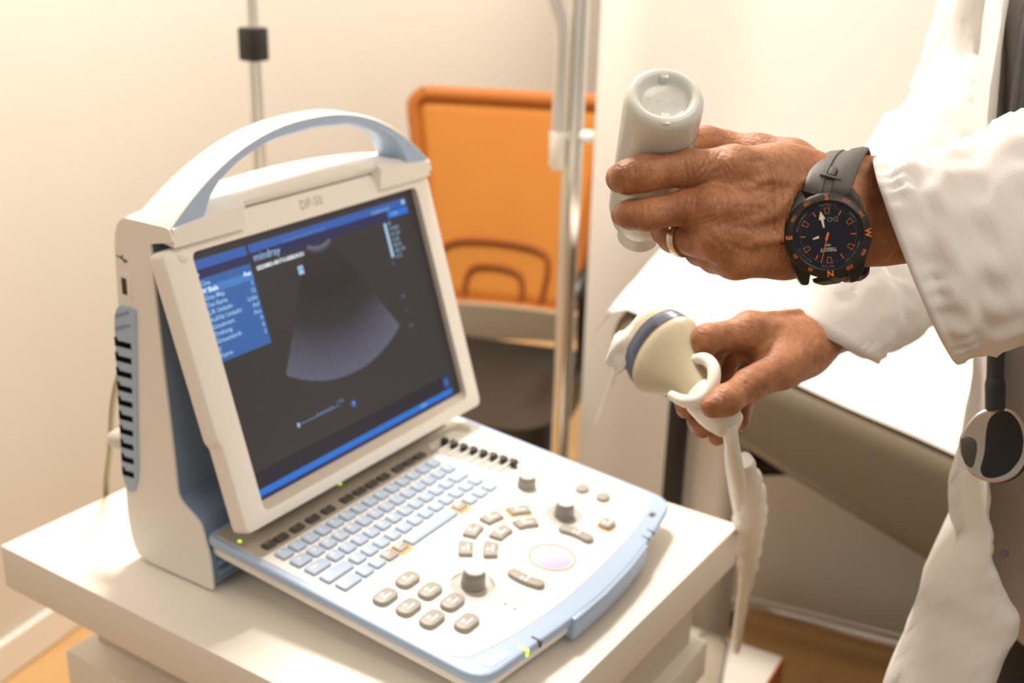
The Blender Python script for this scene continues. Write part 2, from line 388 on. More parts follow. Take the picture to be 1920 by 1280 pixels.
# ------------------------------------------------------------------ the room
g = G().add(box(-3.0, 4.2, -3.0, 2.2, -0.05, 0.0)); struct(finish('floor', g, M['floor'], smooth=0))
g = G().add(box(-3.0, 4.2, -3.0, 2.2, 2.45, 2.5)); struct(finish('ceiling', g, M['ceil'], smooth=0))
_a = np.array([0.987, 0.161]); _n = np.array([-0.161, 0.987]); _p = np.array([0.197, 1.012])
def plan_slab(p0, d, n, L0, L1, t, z0, z1):
    q = [p0 + d*L0, p0 + d*L1, p0 + d*L1 + n*t, p0 + d*L0 + n*t]
    return prism([tuple(x) for x in q], z0, z1)
struct(finish('wall_back', plan_slab(_p, _a, _n, -3.2, 3.8, 0.1, 0, 2.45), M['wall'], smooth=0))
g = G().add(plan_slab(_p, _a, -_n, -3.2, 3.8, 0.014, 0, 0.078))
o = finish('baseboard_back', g, M['base'], smooth=0)
b_ = o.modifiers.new('edge', 'BEVEL'); b_.width = 0.006; b_.segments = 3
struct(o)
_e = np.array([1.186, 0.38]); _d2 = np.array([0.161, -0.987])
struct(finish('wall_right', plan_slab(_e, _d2, _a, 0.0, 3.4, 0.12, 0, 2.45), M['wall2'], smooth=0))

# ------------------------------------------------------------------ cart
ca, sa = math.cos(-0.0167), math.sin(-0.0167)
CW, CD = 0.475, 0.572
CO = np.array([-0.2394, 0.2399])            # back-left corner of the top
def cartM(): return Matrix(((ca, -sa, 0, CO[0]), (sa, ca, 0, CO[1]), (0, 0, 1, 0), (0, 0, 0, 1)))
cart = thing('equipment_cart', 'cream laminate equipment cart carrying the portable ultrasound machine', 'cart', (0, -0.05, 0))
def cbox(x0, x1, y0, y1, z0, z1, bev=0.002): return moved(box(x0, x1, y0, y1, z0, z1, bev), cartM())
g = G().add(cbox(0, CW, -CD, 0, H-0.047, H, 0.002)); finish('tabletop', g, M['carttop'], cart)
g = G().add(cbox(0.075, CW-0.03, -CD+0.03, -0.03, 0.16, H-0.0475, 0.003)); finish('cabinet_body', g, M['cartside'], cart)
g = G().add(cbox(0.045, CW-0.015, -CD+0.015, -0.015, 0.565, 0.61, 0.004)); finish('drawer_ledge', g, M['carttop'], cart)
for x in (0.1, CW-0.08):
    for y in (-CD+0.07, -0.08):
        m4 = cartM() @ Matrix.Translation((x, y, 0.05))
        g = G().add(moved(lathe([(0.0, -0.012), (0.045, -0.012), (0.05, -0.006), (0.05, 0.006), (0.045, 0.012), (0, 0.012)], 24), m4 @ Matrix.Rotation(math.pi/2, 4, 'X')))
        g.add(moved(box(-0.02, 0.02, -0.022, 0.022, 0.0, 0.115, 0.004), m4)); finish('caster', g, M['rubber'], cart)

# ------------------------------------------------------------------ portable ultrasound machine
um = thing('portable_ultrasound_machine', 'cream and pale blue portable ultrasound scanner with lit tilted screen and keyboard', 'ultrasound machine', (0, 0.05, H))
HH = Matrix.Translation((0, 0, H))
YZ = lambda x: Matrix(((0, 0, 1, x), (1, 0, 0, 0), (0, 1, 0, H), (0, 0, 0, 1)))     # outline (y,z) extruded along x
side = [(0.008, 0.003), (0.112, 0.003), (0.119, 0.04), (0.117, 0.09), (0.106, 0.20), (0.100, 0.325), (0.090, 0.343), (0.030, 0.343), (0.0265, 0.331), (0.0545, 0.325),
        (0.0525, 0.238), (0.047, 0.131), (0.046, 0.086), (0.019, 0.070), (0.0155, 0.058), (0.0095, 0.035)]
side = rounded(side, [0.003, 0.02, 0.02, 0.02, 0.05, 0.01, 0.012, 0.004, 0.002, 0.002, 0.05, 0.05, 0.01, 0.006, 0.006, 0.01], 4)
hs = G()
hs.add(moved(prism(side, -0.180, -0.1775, 0.001, 2), YZ(0))); hs.add(moved(prism(side, 0.1775, 0.180, 0.001, 2), YZ(0)))
rings = []
for x in sorted(list(np.linspace(-0.1775, 0.1775, 25)) + [-0.0951, -0.0949, 0.0949, 0.0951]):     # arched top cover and back
    c = 0.014*(1-(x/0.178)**2); tab = abs(x) < 0.095
    rings.append([(x, y, H+z) for y, z in [(0.036 if tab else 0.0275, 0.3435 if tab else 0.3255), (0.0335 if tab else 0.0275, 0.3435+c*0.45 if tab else 0.3415+c*0.55), (0.0365, 0.343+c), (0.085, 0.343+c), (0.099, 0.332+c*0.6), (0.102, 0.31), (0.118, 0.07), (0.113, 0.004), (0.100, 0.004), (0.092, 0.31), (0.06, 0.33)]])
hs.add(loft(rings))
housing = finish('housing', hs, M['cream'], um, smooth=50)
core = rounded([(0.0105, 0.004), (0.105, 0.004), (0.098, 0.326), (0.060, 0.326), (0.0555, 0.32), (0.0538, 0.238), (0.0484, 0.131), (0.0474, 0.087), (0.0205, 0.072), (0.017, 0.058), (0.011, 0.035)], 0.003, 3)
finish('inner_chassis', moved(prism(core, -0.1776, 0.1776), YZ(0)), M['navy'], um)
g = G()
for k in range(3): g.add(box(-0.172, 0.172, 0.007, 0.014, H+0.014+k*0.011, H+0.020+k*0.011, 0.002))
finish('vent_rib', g, M['navy'], um)
# side vent: blue plate with slots and a ribbed intake
vent = rounded([(0.113, 0.073), (0.119, 0.090), (0.1085, 0.247), (0.102, 0.262), (0.079, 0.262), (0.0965, 0.095), (0.104, 0.076)], [0.004, 0.008, 0.02, 0.012, 0.004, 0.01, 0.004], 4)
vp = finish('vent_plate', moved(prism(vent, -0.1818, -0.1785, 0.0006, 1), YZ(0)), M['blue'], um)
g = G()
for k in range(10):
    z = 0.090 + k*0.0146; yb = 0.1165 - (z-0.09)*0.055; yf = 0.0995 - (z-0.095)*0.10
    pts = [(yb+0.001, z), (yb+0.001, z+0.0085), (yb-0.002, z+0.0085), (yb-0.003, z+0.0055), (yf+0.002, z+0.0065), (yf+0.002, z+0.001), (yb-0.003, z+0.0002)]
    g.add(moved(prism(pts, -0.1822, -0.1812), YZ(0)))
finish('vent_slot', g, M['slot'], vp)
g = G()
for k in range(2):
    z = 0.236 + k*0.012
    g.add(moved(prism([(0.107-k*0.001, z), (0.107-k*0.001, z+0.004), (0.088, z+0.0105), (0.087, z+0.0085), (0.100, z+0.003)], -0.1822, -0.1812), YZ(0)))
finish('vent_slot', g, M['navy'], vp)
g = G().add(moved(prism(rounded([(0.098, 0.268), (0.098, 0.292), (0.084, 0.292), (0.084, 0.268)], 0.002, 2), -0.1808, -0.1795), YZ(0)), 0)
g.add(moved(prism([(0.0945, 0.273), (0.0945, 0.288), (0.0885, 0.288), (0.0885, 0.273)], -0.1812, -0.1806), YZ(0)), 1)
finish('usb_port', g, [M['cream'], M['black']], um)
g = G()                                       # usb trident mark
mY = lambda y, z: Matrix(((0, 0, 1, -0.1803), (-1, 0, 0, y), (0, -1, 0, H+z), (0, 0, 0, 1)))
for q in [[(0.099, 0.3065), (0.099, 0.3075), (0.085, 0.3045), (0.085, 0.3035)], [(0.094, 0.306), (0.091, 0.309), (0.0905, 0.308), (0.093, 0.305)], [(0.092, 0.305), (0.088, 0.302), (0.0875, 0.303), (0.091, 0.306)]]:
    g.add(moved(prism(q, -0.1806, -0.1799), YZ(0)))
finish('usb_mark', g, M['dgrey'], um)
# handle: cream outer band over a blue arch
def zo(x): return 0.342 + 0.070*(1-abs(x/0.1795)**2.3)
xi = [-0.1795, -0.150, -0.146, -0.142, -0.135, -0.124, -0.096, -0.056, 0, 0.056, 0.096, 0.124, 0.135, 0.142, 0.146, 0.150, 0.1795]
zi = [0.331, 0.331, 0.333, 0.341, 0.355, 0.3685, 0.384, 0.396, 0.3995, 0.396, 0.384, 0.3685, 0.355, 0.341, 0.333, 0.331, 0.331]
def back_y(x): return 0.058 + 0.020*abs(x/0.18)**1.5
rc, rb = [], []
for x in list(np.linspace(-0.1795, -0.13, 14)) + list(np.linspace(-0.12, 0.12, 25)) + list(np.linspace(0.13, 0.1795, 14)):
    a, b = zo(x), max(0.330, float(np.interp(x, xi, zi))); y1 = back_y(x); s = (zo(x+1e-3)-zo(x-1e-3))/2e-3; nx, nz = -s/math.hypot(s, 1), 1/math.hypot(s, 1)
    c_ = 0.0035
    rc.append([(x, 0.0295, H+a-0.0012), (x, 0.0315, H+a), (x, y1-0.004, H+a), (x, y1, H+a-0.004), (x, y1-0.002, H+max(b, a-0.010)), (x, y1-0.006, H+a-c_-0.001), (x, 0.0295, H+a-c_)])
    rb.append([(x, 0.0293, H+a-0.0022), (x, 0.0293, H+b+0.003 if b+0.003 < a-0.003 else H+a-0.004), (x, 0.034, H+min(b, a-0.005)), (x, y1-0.010, H+min(b, a-0.005)), (x, y1-0.003, H+min(b+0.004, a-0.004)), (x, y1-0.003, H+a-0.003)])
hd = finish('carry_handle', loft(rc), M['cream'], um, smooth=50)
finish('handle_grip', loft(rb), M['blue'], hd, smooth=50)
bx = -0.158; bz = zo(bx); sl = math.atan((zo(bx+0.002)-zo(bx-0.002))/0.004)
mB = Matrix.Translation((bx, 0.050, H+bz-0.0002)) @ Matrix.Rotation(-sl, 4, 'Y')
finish('handle_plug', moved(lathe([(0, -0.001), (0.0085, -0.001), (0.0085, 0.0003), (0, 0.0003)], 28), mB), M['cream'], um, smooth=0)
# ---- monitor
T_ = 0.3018
B0 = Vector((0, -0.0401, 0.0899+H)); XV = Vector((1, 0, 0)); VV = Vector((0, math.sin(T_), math.cos(T_))); NV = Vector((0, -math.cos(T_), math.sin(T_)))
MM = Matrix(((1, 0, 0, B0[0]), (0, VV[1], NV[1], B0[1]), (0, VV[2], NV[2], B0[2]), (0, 0, 0, 1)))
outl = rounded([(-0.182, -0.012), (0.180, -0.014), (0.182, 0.246), (0.099, 0.2505), (0.093, 0.2625), (-0.092, 0.2625), (-0.098, 0.2505), (-0.187, 0.244), (-0.1855, 0.076), (-0.182, 0.070)],
               [0.008, 0.008, 0.007, 0.002, 0.003, 0.003, 0.002, 0.008, 0.003, 0.003], 4)
def star(poly_, angs, c=(0, 0.118), inset=0.0):
    res = []
    for a in angs:
        d = (math.cos(a), math.sin(a)); best = 0
        for i in range(len(poly_)):
            p, q = poly_[i], poly_[(i+1) % len(poly_)]
            ex, ey = q[0]-p[0], q[1]-p[1]; den = d[0]*ey - d[1]*ex
            if abs(den) < 1e-12: continue
            t = ((p[0]-c[0])*ey - (p[1]-c[1])*ex)/den; u = ((p[0]-c[0])*d[1] - (p[1]-c[1])*d[0])/den
            if -1e-9 <= u <= 1+1e-9 and t > best: best = t
        best -= inset; res.append((c[0]+d[0]*best, c[1]+d[1]*best))
    return res
inner = rounded([(-0.157, 0.0), (0.157, 0.0), (0.157, 0.2375), (-0.157, 0.2375)], 0.007, 4)
inner2 = rounded([(-0.1550, 0.0085), (0.1558, 0.0085), (0.1558, 0.2366), (-0.1550, 0.2366)], 0.003, 4)
angs = sorted(set([math.atan2(p[1]-0.118, p[0]) for p in outl + inner + inner2] + list(np.linspace(-math.pi, math.pi, 120, endpoint=False))))
R0 = star(outl, angs, inset=0.006); R1 = star(outl, angs); R2 = star(outl, angs, inset=0.0045); R3 = star(inner, angs); R4 = star(inner2, angs)
P_ = lambda R, z: [MM @ Vector((x, y, z)) for x, y in R]
P2_ = lambda R, z0: [MM @ Vector((x, y, z0)) for x, y in R]
rings = [P_(R0, -0.024), P_(R1, -0.018), P_(R1, -0.004), P_(star(outl, angs, inset=0.0015), -0.0012), P_(R2, 0)]
g = G(); v, f = loft(rings + [P_(R3, 0.0)], True, True, False); g.add((v, f), 0)
g.add(loft([P_(R3, 0.0), P_(R4, -0.006)], True, False, False), 1)
mon = finish('monitor', g, [M['cream'], M['recess']], um, smooth=35)
g = G().add(moved(lathe([(0.0058, -0.001), (0.0056, 0.0012), (0.004, 0.0026), (0, 0.0032)], 24), MM @ Matrix.Translation((-0.1665, 0.2365, 0)))); finish('screw_cap', g, M['cream'], mon)
g = G().add(moved(text('DP-50', 0.0125, 'CENTER'), MM @ Matrix.Translation((-0.002, 0.2505, 0.0003)))); finish('model_lettering', g, M['recess'], mon, recalc=False)
# screen
def emis(name, rgb, k=1.0): return mat(name, (0.01, 0.01, 0.012, 1), 0.35, emit=srgb(*rgb), estr=k, var=0.02, spec=0.4)
SC = [mat('screen_glass', (0.018, 0.017, 0.017, 1), 0.38, spec=0.5, emit=(0.012, 0.011, 0.016, 1), estr=1.0, var=0.02),
      emis('screen_panel_blue', (46, 100, 170), 0.9), emis('screen_header_blue', (48, 98, 180), 0.85), emis('screen_deep_blue', (34, 42, 92), 0.7),
      emis('screen_text_pale', (165, 205, 235), 1.0), emis('screen_text_white', (240, 248, 255), 1.3), emis('screen_bar_blue', (10, 110, 205), 1.0),
      emis('screen_row_blue', (62, 124, 190), 1.0), emis('screen_text_dim', (110, 140, 185), 0.9), emis('screen_navy', (26, 27, 52), 0.5)]
sc = G()
zS = -0.0060
rect = lambda u0, u1, v0, v1, z: ([(u0, v0, z), (u1, v0, z), (u1, v1, z), (u0, v1, z)], [(0, 1, 2, 3)])
sc.add(moved(rect(-0.1565, 0.1565, 0.0075, 0.2372, zS), MM), 0)
def R(u0, u1, v0, v1, mi, lay=1): sc.add(moved(rect(u0, u1, v0, v1, zS + 0.00012*lay), MM), mi)
def Tx(s, u, v, size, mi, al='LEFT', lay=4, b=0.0): sc.add(moved(text(s, size, al, bold=b), MM @ Matrix.Translation((u, v, zS + 0.00012*lay))), mi)
R(-0.1545, 0.1415, 0.012, 0.034, 9)
R(-0.1545, -0.0915, 0.221, 0.2295, 2); R(-0.1545, -0.0915, 0.213, 0.221, 3)
R(-0.1545, -0.0915, 0.1385, 0.213, 1); R(-0.1545, -0.0915, 0.1985, 0.2055, 7, 2)
R(-0.0885, 0.1415, 0.2215, 0.2295, 2); R(-0.0885, 0.1415, 0.2125, 0.2215, 3)
R(0.108, 0.1415, 0.2135, 0.2205, 6, 2)
R(0.1345, 0.1395, 0.2235, 0.228, 4, 2)
R(-0.1545, 0.1415, 0.0125, 0.0185, 6, 2); R(-0.1545, 0.1415, 0.0085, 0.0125, 3, 2)
R(0.129, 0.1415, 0.0185, 0.034, 3, 2); R(0.131, 0.139, 0.022, 0.031, 2, 3)
menu = ['Cine', 'iV Skala', 'Grau Map', 'Tint Karte', 'L/R Umkehr', 'Auf/Ab Umkehr', 'Grauinvert.', 'Drehung', 'Grauunterdr.', 'γ', 'Kurve']
vals = ['', 'Aus', '5', '12', 'Links', 'Auf', 'Aus', '0', '0', '2', '']
for i, (a, b) in enumerate(zip(menu, vals)):
    v_ = 0.2085 - i*0.00645
    Tx(a, -0.1525, v_, 0.0058, 5 if i == 1 else 4, b=0.012)
    if b: Tx(b, -0.0935, v_ + (0.003 if i == 1 else 0.0), 0.0058, 5 if i == 1 else 4, 'RIGHT', b=0.012)
R(-0.1535, -0.1510, 0.2155, 0.2185, 4, 2)
Tx('mindray', -0.086, 0.2165, 0.0105, 4); Tx('Tierarztpraxis Zentrum Kleintier', -0.046, 0.2235, 0.0045, 8)
Tx('20230803-081715-B3B2AC61', -0.0855, 0.2065, 0.0052, 5, b=0.012); Tx('03.08.2023 08:18', 0.084, 0.2235, 0.0042, 4)
Tx('3C5A', 0.113, 0.217, 0.0048, 4)
R(-0.0355, -0.0285, 0.1885, 0.1965, 4, 2); Tx('M', -0.032, 0.1925, 0.006, 1, 'CENTER', 5)
R(0.0985, 0.1025, 0.174, 0.210, 4, 2)
for i, s in enumerate(['B', 'F H5.0', 'D 12.9', 'G 50', 'FR 25', 'DR 110', 'iC 2']): Tx(s, 0.106, 0.2085 - i*0.0058, 0.0052, 4)
for q, v_ in enumerate([0.168, 0.132, 0.117, 0.100]): Tx(['5', '10', '+', '15'][q], 0.097 + q*0.0005, v_, 0.0058, 8)
R(-0.086, -0.029, 0.0562, 0.0570, 8, 2); R(-0.0875, -0.085, 0.0545, 0.0588, 4, 2)
for q in range(5): R(-0.060+q*0.005, -0.0585+q*0.005, 0.0562, 0.0592, 8, 2)
Tx('1/306', -0.033, 0.0600, 0.005, 8); R(-0.0125, -0.0065, 0.0485, 0.0545, 2, 2); Tx('P', -0.0095, 0.0515, 0.005, 4, 'CENTER', 5)
Tx('08:18', 0.085, 0.0155, 0.0045, 4, 'LEFT', 5)
scr = finish('screen', sc, SC, mon, smooth=0, recalc=False)
# sector image: a polar grid with its echo texture
def fan_mat():
    m = bpy.data.materials.new('echo_image'); m.use_nodes = True; nt = m.node_tree; b = nt.nodes['Principled BSDF']; L = nt.links.new
    b.inputs['Base Color'].default_value = (0.015, 0.015, 0.018, 1); b.inputs['Roughness'].default_value = 0.38
    uv = nt.nodes.new('ShaderNodeTexCoord'); sp = nt.nodes.new('ShaderNodeSeparateXYZ'); L(uv.outputs['UV'], sp.inputs[0])
    cr = nt.nodes.new('ShaderNodeValToRGB'); e = cr.color_ramp.elements
    e[0].position = 0.0; e[0].color = (0.55, 0.55, 0.55, 1); e[1].position = 0.05; e[1].color = (0.03, 0.03, 0.03, 1)
    for p_, c_ in ((0.35, 0.01), (0.6, 0.05), (0.85, 0.26), (1.0, 0.36)):
        x = e.new(p_); x.color = (c_, c_, c_, 1)
    L(sp.outputs['X'], cr.inputs[0])
    n = nt.nodes.new('ShaderNodeTexNoise'); n.inputs['Scale'].default_value = 420; n.inputs['Detail'].default_value = 3; L(uv.outputs['Object'], n.inputs['Vector'])
    mu = nt.nodes.new('ShaderNodeMath'); mu.operation = 'MULTIPLY_ADD'; mu.inputs[1].default_value = 0.9; mu.inputs[2].default_value = 0.5; L(n.outputs['Fac'], mu.inputs[0])
    m2 = nt.nodes.new('ShaderNodeMath'); m2.operation = 'MULTIPLY'; L(cr.outputs[0], m2.inputs[0]); L(mu.outputs[0], m2.inputs[1])
    L(m2.outputs[0], b.inputs['Emission Strength']); b.inputs['Emission Color'].default_value = (0.26, 0.27, 0.42, 1)
    return m
fr = []; nr, na = 24, 33
for i in range(nr):
    r_ = 0.028 + (0.157-0.028)*i/(nr-1)
    fr.append([MM @ Vector((r_*math.sin(a), 0.237 - r_*math.cos(a), zS+0.00010)) for a in np.linspace(-0.572, 0.572, na)])
fan = finish('ultrasound_image', loft(fr, closed=False), fan_mat(), scr, smooth=0)
uvl = fan.data.uv_layers.new(name='polar')
for lp in fan.data.loops: uvl.data[lp.index].uv = ((lp.vertex_index // na)/(nr-1), (lp.vertex_index % na)/(na-1))
# ---- keyboard deck
al = math.atan(0.08679)
DM = Matrix.Translation((0, 0, H+0.05614)) @ Matrix.Rotation(al, 4, 'X')
BL, FL, FR, BR = (-0.178, 0.018), (-0.1805, -0.2925), (0.180, -0.284), (0.180, 0.018)
front = [(-0.12, -0.2985), (-0.065, -0.305), (-0.01, -0.3075), (0.045, -0.3055), (0.09, -0.3005), (0.135, -0.2925)]
def deck_outline(ins=0.0, insf=0.0):
    pts = [(BL[0]+ins, BL[1]-ins), (FL[0]+ins, FL[1]+insf)] + [(x, y+insf) for x, y in front] + [(FR[0]-ins, FR[1]+insf), (BR[0]-ins, BR[1]-ins)]
    return rounded(pts, [0.012, 0.022] + [0.02]*6 + [0.022, 0.012], 4)
deck = finish('keyboard_deck', moved(prism(deck_outline(0.003, 0.003), -0.0205, -0.0085, 0.004, 3), DM), M['cream'], um)
finish('blue_rim', moved(prism(deck_outline(), -0.0095, -0.0004, 0.003, 3), DM), M['blue'], deck)
pan = rounded([(-0.1715, 0.010), (-0.1715, -0.266), (-0.12, -0.279), (-0.047, -0.2875), (0.037, -0.286), (0.104, -0.281), (0.1735, -0.266), (0.1735, 0.010)], [0.004, 0.018, 0.03, 0.03, 0.03, 0.03, 0.018, 0.004], 4)
finish('control_panel', moved(prism(pan, -0.002, 0.0004, 0.0012, 2, both=False), DM), M['panel'], deck)
hnd = [(-0.062, -0.3085), (-0.01, -0.3105), (0.04, -0.3085), (0.088, -0.303), (0.086, -0.285), (-0.058, -0.290)]
finish('grip_bar', moved(prism(rounded(hnd, 0.003, 3), -0.0235, -0.0012, 0.002, 2), DM), M['blue'], deck)
rcs = rounded([(-0.1712, 0.0095), (-0.1712, -0.0475), (0.088, -0.0475), (0.098, -0.030), (0.143, -0.030), (0.152, -0.046), (0.163, -0.042), (0.163, 0.0095)], [0.003, 0.004, 0.004, 0.004, 0.004, 0.005, 0.006, 0.003], 4)
finish('hinge_recess', moved(prism(rcs, 0.0002, 0.0007), DM), M['recess'], deck)
finish('hinge_barrel', moved(tube([(-0.150, -0.002, 0.010), (0.150, -0.002, 0.010)], 0.012, 20), DM), M['recess'], deck)
def key(cx, cy, w_, d_, h_, m_, s='', ts=0.005, name='key', und=None, lg=None):
    g = G()
    if und: g.add(moved(prism(rrect(w_+0.0035, d_+0.0035, 0.003, 3, cx+0.0003, cy-0.0006), 0.0003, 0.0018), DM), 2)
    g.add(moved(prism(rrect(w_, d_, 0.0022, 3, cx, cy), 0.0004, h_, 0.0011, 2, both=False), DM), 0)
    if s: g.add(moved(text(s, ts*1.25, 'LEFT', res=1, bold=0.02), DM @ Matrix.Translation((cx - w_/2 + 0.0032, cy + 0.0018, h_+0.00015))), 1)
    return finish(name, g, [m_, lg or M['legend'], M['orange']], deck, recalc=False)
ky = [-0.0591, -0.0770, -0.0946, -0.1122, -0.1295]
KD, KH = 0.0132, 0.0036
for i, c in enumerate('^1234567890ß´'): key(-0.1546 + i*0.01708, ky[0], 0.0143, KD, KH, M['key'], c)
key(-0.1546 + 13*0.01708, ky[0], 0.0143, KD, KH, M['key'], '←')
key(-0.1525, ky[1], 0.0185, KD, KH, M['key'], 'Tab', 0.0038)
for i, c in enumerate('QWERTZUIOPÜ+#'): key(-0.1332 + i*0.01693, ky[1], 0.0143, KD, KH, M['key'], c)
key(-0.1500, ky[2], 0.0240, KD, KH, M['key'], 'Caps', 0.0038)
for i, c in enumerate('ASDFGHJKLÖÄ'): key(-0.1268 + i*0.01692, ky[2], 0.0143, KD, KH, M['key'], c)
key(0.0637, ky[2], 0.0225, KD, KH, M['key'], 'Enter', 0.0038)
key(-0.1452, ky[3], 0.0345, KD, KH, M['key'], 'Shift', 0.0038)
for i, c in enumerate('<YXCVBNM,.-^'): key(-0.1170 + i*0.0169, ky[3], 0.0143, KD, KH, M['key'], c)
key(-0.1495, ky[4], 0.0240, KD, KH, M['key'], 'Ctrl', 0.0038)
key(-0.1278, ky[4], 0.0143, KD, KH, M['key'], 'Fn', 0.0038); key(-0.1107, ky[4], 0.0143, KD, KH, M['key'], 'Alt', 0.0038)
key(-0.0939, ky[4]-0.0006, 0.0148, KD, KH, M['greykey'], 'Esc', 0.0038); key(-0.0775, ky[4]-0.0006, 0.0135, KD*0.92, KH+0.0004, M['greykey'], 'Del', 0.0038, und=True)
key(-0.0304, ky[4]-0.0004, 0.0735, KD, KH, M['key'], name='space_bar')
key(0.0165, ky[4], 0.0135, KD*0.92, KH+0.0004, M['greykey'], 'Rep', 0.0036, und=True)
for x, c in ((0.0345, '<'), (0.0517, 'v'), (0.0685, '>')): key(x, ky[4], 0.0143, KD, KH, M['key'], c)
fx = [-0.1532] + list(np.linspace(-0.1375, -0.0735, 4)) + list(np.linspace(-0.046, 0.0105, 4)) + list(np.linspace(0.0345, 0.0705, 3))
for i, x in enumerate(fx): key(x, -0.0393, 0.0150 if i else 0.0135, 0.0092, 0.0034, M['dgrey'], 'Esc' if i == 0 else 'F%d' % i, 0.0036, 'function_key', lg=M['greykey'])
def button(pts, h_, m_, cx, cy, marks=True, name='button', und=None, rot=0.0):
    g = G()
    if und: g.add(moved(prism([(cx+(p[0]-cx)*1.10, cy+(p[1]-cy)*1.16) for p in pts], 0.0003, 0.0016), DM), 2)
    g.add(moved(prism(pts, 0.0004, h_, 0.0013, 3, both=False), DM), 0)
    if marks:
        q = DM @ Matrix.Translation((cx, cy, h_+0.0002)) @ Matrix.Rotation(rot, 4, 'Z')
        g.add(moved(poly([(-0.0045, 0.0008), (-0.0005, 0.0008), (-0.0005, 0.0032), (-0.0045, 0.0032)]), q), 1)
        g.add(moved(poly([(-0.0050, -0.0030), (0.0052, -0.0030), (0.0052, -0.0016), (-0.0050, -0.0016)]), q), 1)
    return finish(name, g, [m_, M['legend'], M['orange']], deck, recalc=False)
def pill(cx, cy, w_, d_): return rrect(w_, d_, d_*0.49, 7, cx, cy)
for x, y in [(-0.1461, -0.1673), (-0.1449, -0.1915), (-0.1448, -0.2162), (-0.1299, -0.2412), (-0.1139, -0.1665), (-0.1141, -0.1912), (-0.1144, -0.2153)]:
    button(pill(x, y, 0.0245, 0.0158), 0.0046, M['greykey'], x, y)
BC = (0.0045, -0.2435)
def sector(r0, r1, a0, a1, n=7): return rounded([(BC[0]+r1*math.cos(a), BC[1]+r1*math.sin(a)) for a in np.linspace(a0, a1, n)] + [(BC[0]+r0*math.cos(a), BC[1]+r0*math.sin(a)) for a in np.linspace(a1, a0, n)], [0.002]+[0.0]*(n-2)+[0.002]*2+[0.0]*(n-2)+[0.002], 3)
for r_, h_, aa in ((0.0575, 0.205, (122, 89.5, 57)), (0.0805, 0.138, (123.5, 100.5, 78, 55))):
    for a in aa:
        a_ = math.radians(a); o_ = (a == 55)
        button(sector(r_-0.0068, r_+0.0068, a_-h_, a_+h_), 0.0042, M['greykey'], BC[0]+r_*math.cos(a_), BC[1]+r_*math.sin(a_), True, 'button', o_, a_-math.pi/2)
def bean(a, r_=0.0490): 
    a_ = math.radians(a); n = 9
    A = [(BC[0]+(r_+0.0058)*math.cos(t), BC[1]+(r_+0.0058)*math.sin(t)) for t in np.linspace(a_-0.27, a_+0.27, n)]
    e1 = [(BC[0]+r_*math.cos(a_+0.27+0.11*math.sin(t)) + 0.0058*math.cos(t)*math.cos(a_+0.3), BC[1]+r_*math.sin(a_+0.27+0.11*math.sin(t)) + 0.0058*math.cos(t)*math.sin(a_+0.3)) for t in np.linspace(0.3, 2.8, 6)]
    B = [(BC[0]+(r_-0.0058)*math.cos(t), BC[1]+(r_-0.0058)*math.sin(t)) for t in np.linspace(a_+0.27, a_-0.27, n)]
    e2 = [(BC[0]+r_*math.cos(a_-0.27-0.11*math.sin(t)) - 0.0058*math.cos(t)*math.cos(a_-0.3), BC[1]+r_*math.sin(a_-0.27-0.11*math.sin(t)) - 0.0058*math.cos(t)*math.sin(a_-0.3)) for t in np.linspace(0.3, 2.8, 6)]
    return A + e1 + B + e2
for a in (2, 182):
    a_ = math.radians(a); button(bean(a), 0.0045, M['greykey'], BC[0]+0.049*math.cos(a_), BC[1]+0.049*math.sin(a_), True, 'set_button', None, 0)
for x, y in ((0.1309, -0.2035), (0.1308, -0.228)): button(circ(0.0085, 24, x, y, 0.0068), 0.004, M['greykey'], x, y, False, 'round_button')
button(rrect(0.0165, 0.0140, 0.005, 4, 0.0875, -0.2560), 0.0048, M['greykey'], 0.0875, -0.2560, True, 'round_button', True)
def dial_knob(x, y, r_, h_, ring=0):
    g = G(); q = DM @ Matrix.Translation((x, y, 0.0004))
    prof = [(r_*1.02, 0), (r_*1.02, h_*0.30), (r_*0.97, h_*0.36), (r_, h_*0.42), (r_*0.95, h_*0.80), (r_*0.86, h_*0.94), (r_*0.70, h_), (0, h_*1.03)]
    g.add(moved(lathe(prof, 40), q), 0)
    k = finish('dial_knob', g, [M['knob'], M['cream']], deck, smooth=35)
    finish('knob_cap', moved(lathe([(0, h_*1.0), (r_*0.80, h_*0.965), (r_*0.76, h_*1.045), (0, h_*1.06)], 32), q), M['panel'], deck)
    if ring: finish('knob_ring', moved(lathe([(ring, 0.0001), (ring-0.0006, 0.0010), (ring-0.0016, 0.0010), (ring-0.0022, 0.0001)], 48), q), M['panel'], deck)
dial_knob(-0.0805, -0.2135, 0.0108, 0.0165, 0.0225); dial_knob(0.0745, -0.2150, 0.0098, 0.0155, 0.0205); dial_knob(0.0965, -0.1570, 0.0096, 0.0135)
g = G(); q = DM @ Matrix.Translation((BC[0], BC[1]-0.0005, 0))
g.add(moved(lathe([(0.0280*math.sin(t), -0.0205+0.0280*math.cos(t)) for t in np.linspace(0.76, 0.0, 12)], 40), q), 0)
finish('trackball', g, M['ball'], deck)
finish('trackball_ring', moved(lathe([(0.0226, 0.0003), (0.0222, 0.0012), (0.0205, 0.0012), (0.0195, 0.0002)], 48), q), M['recess'], deck)
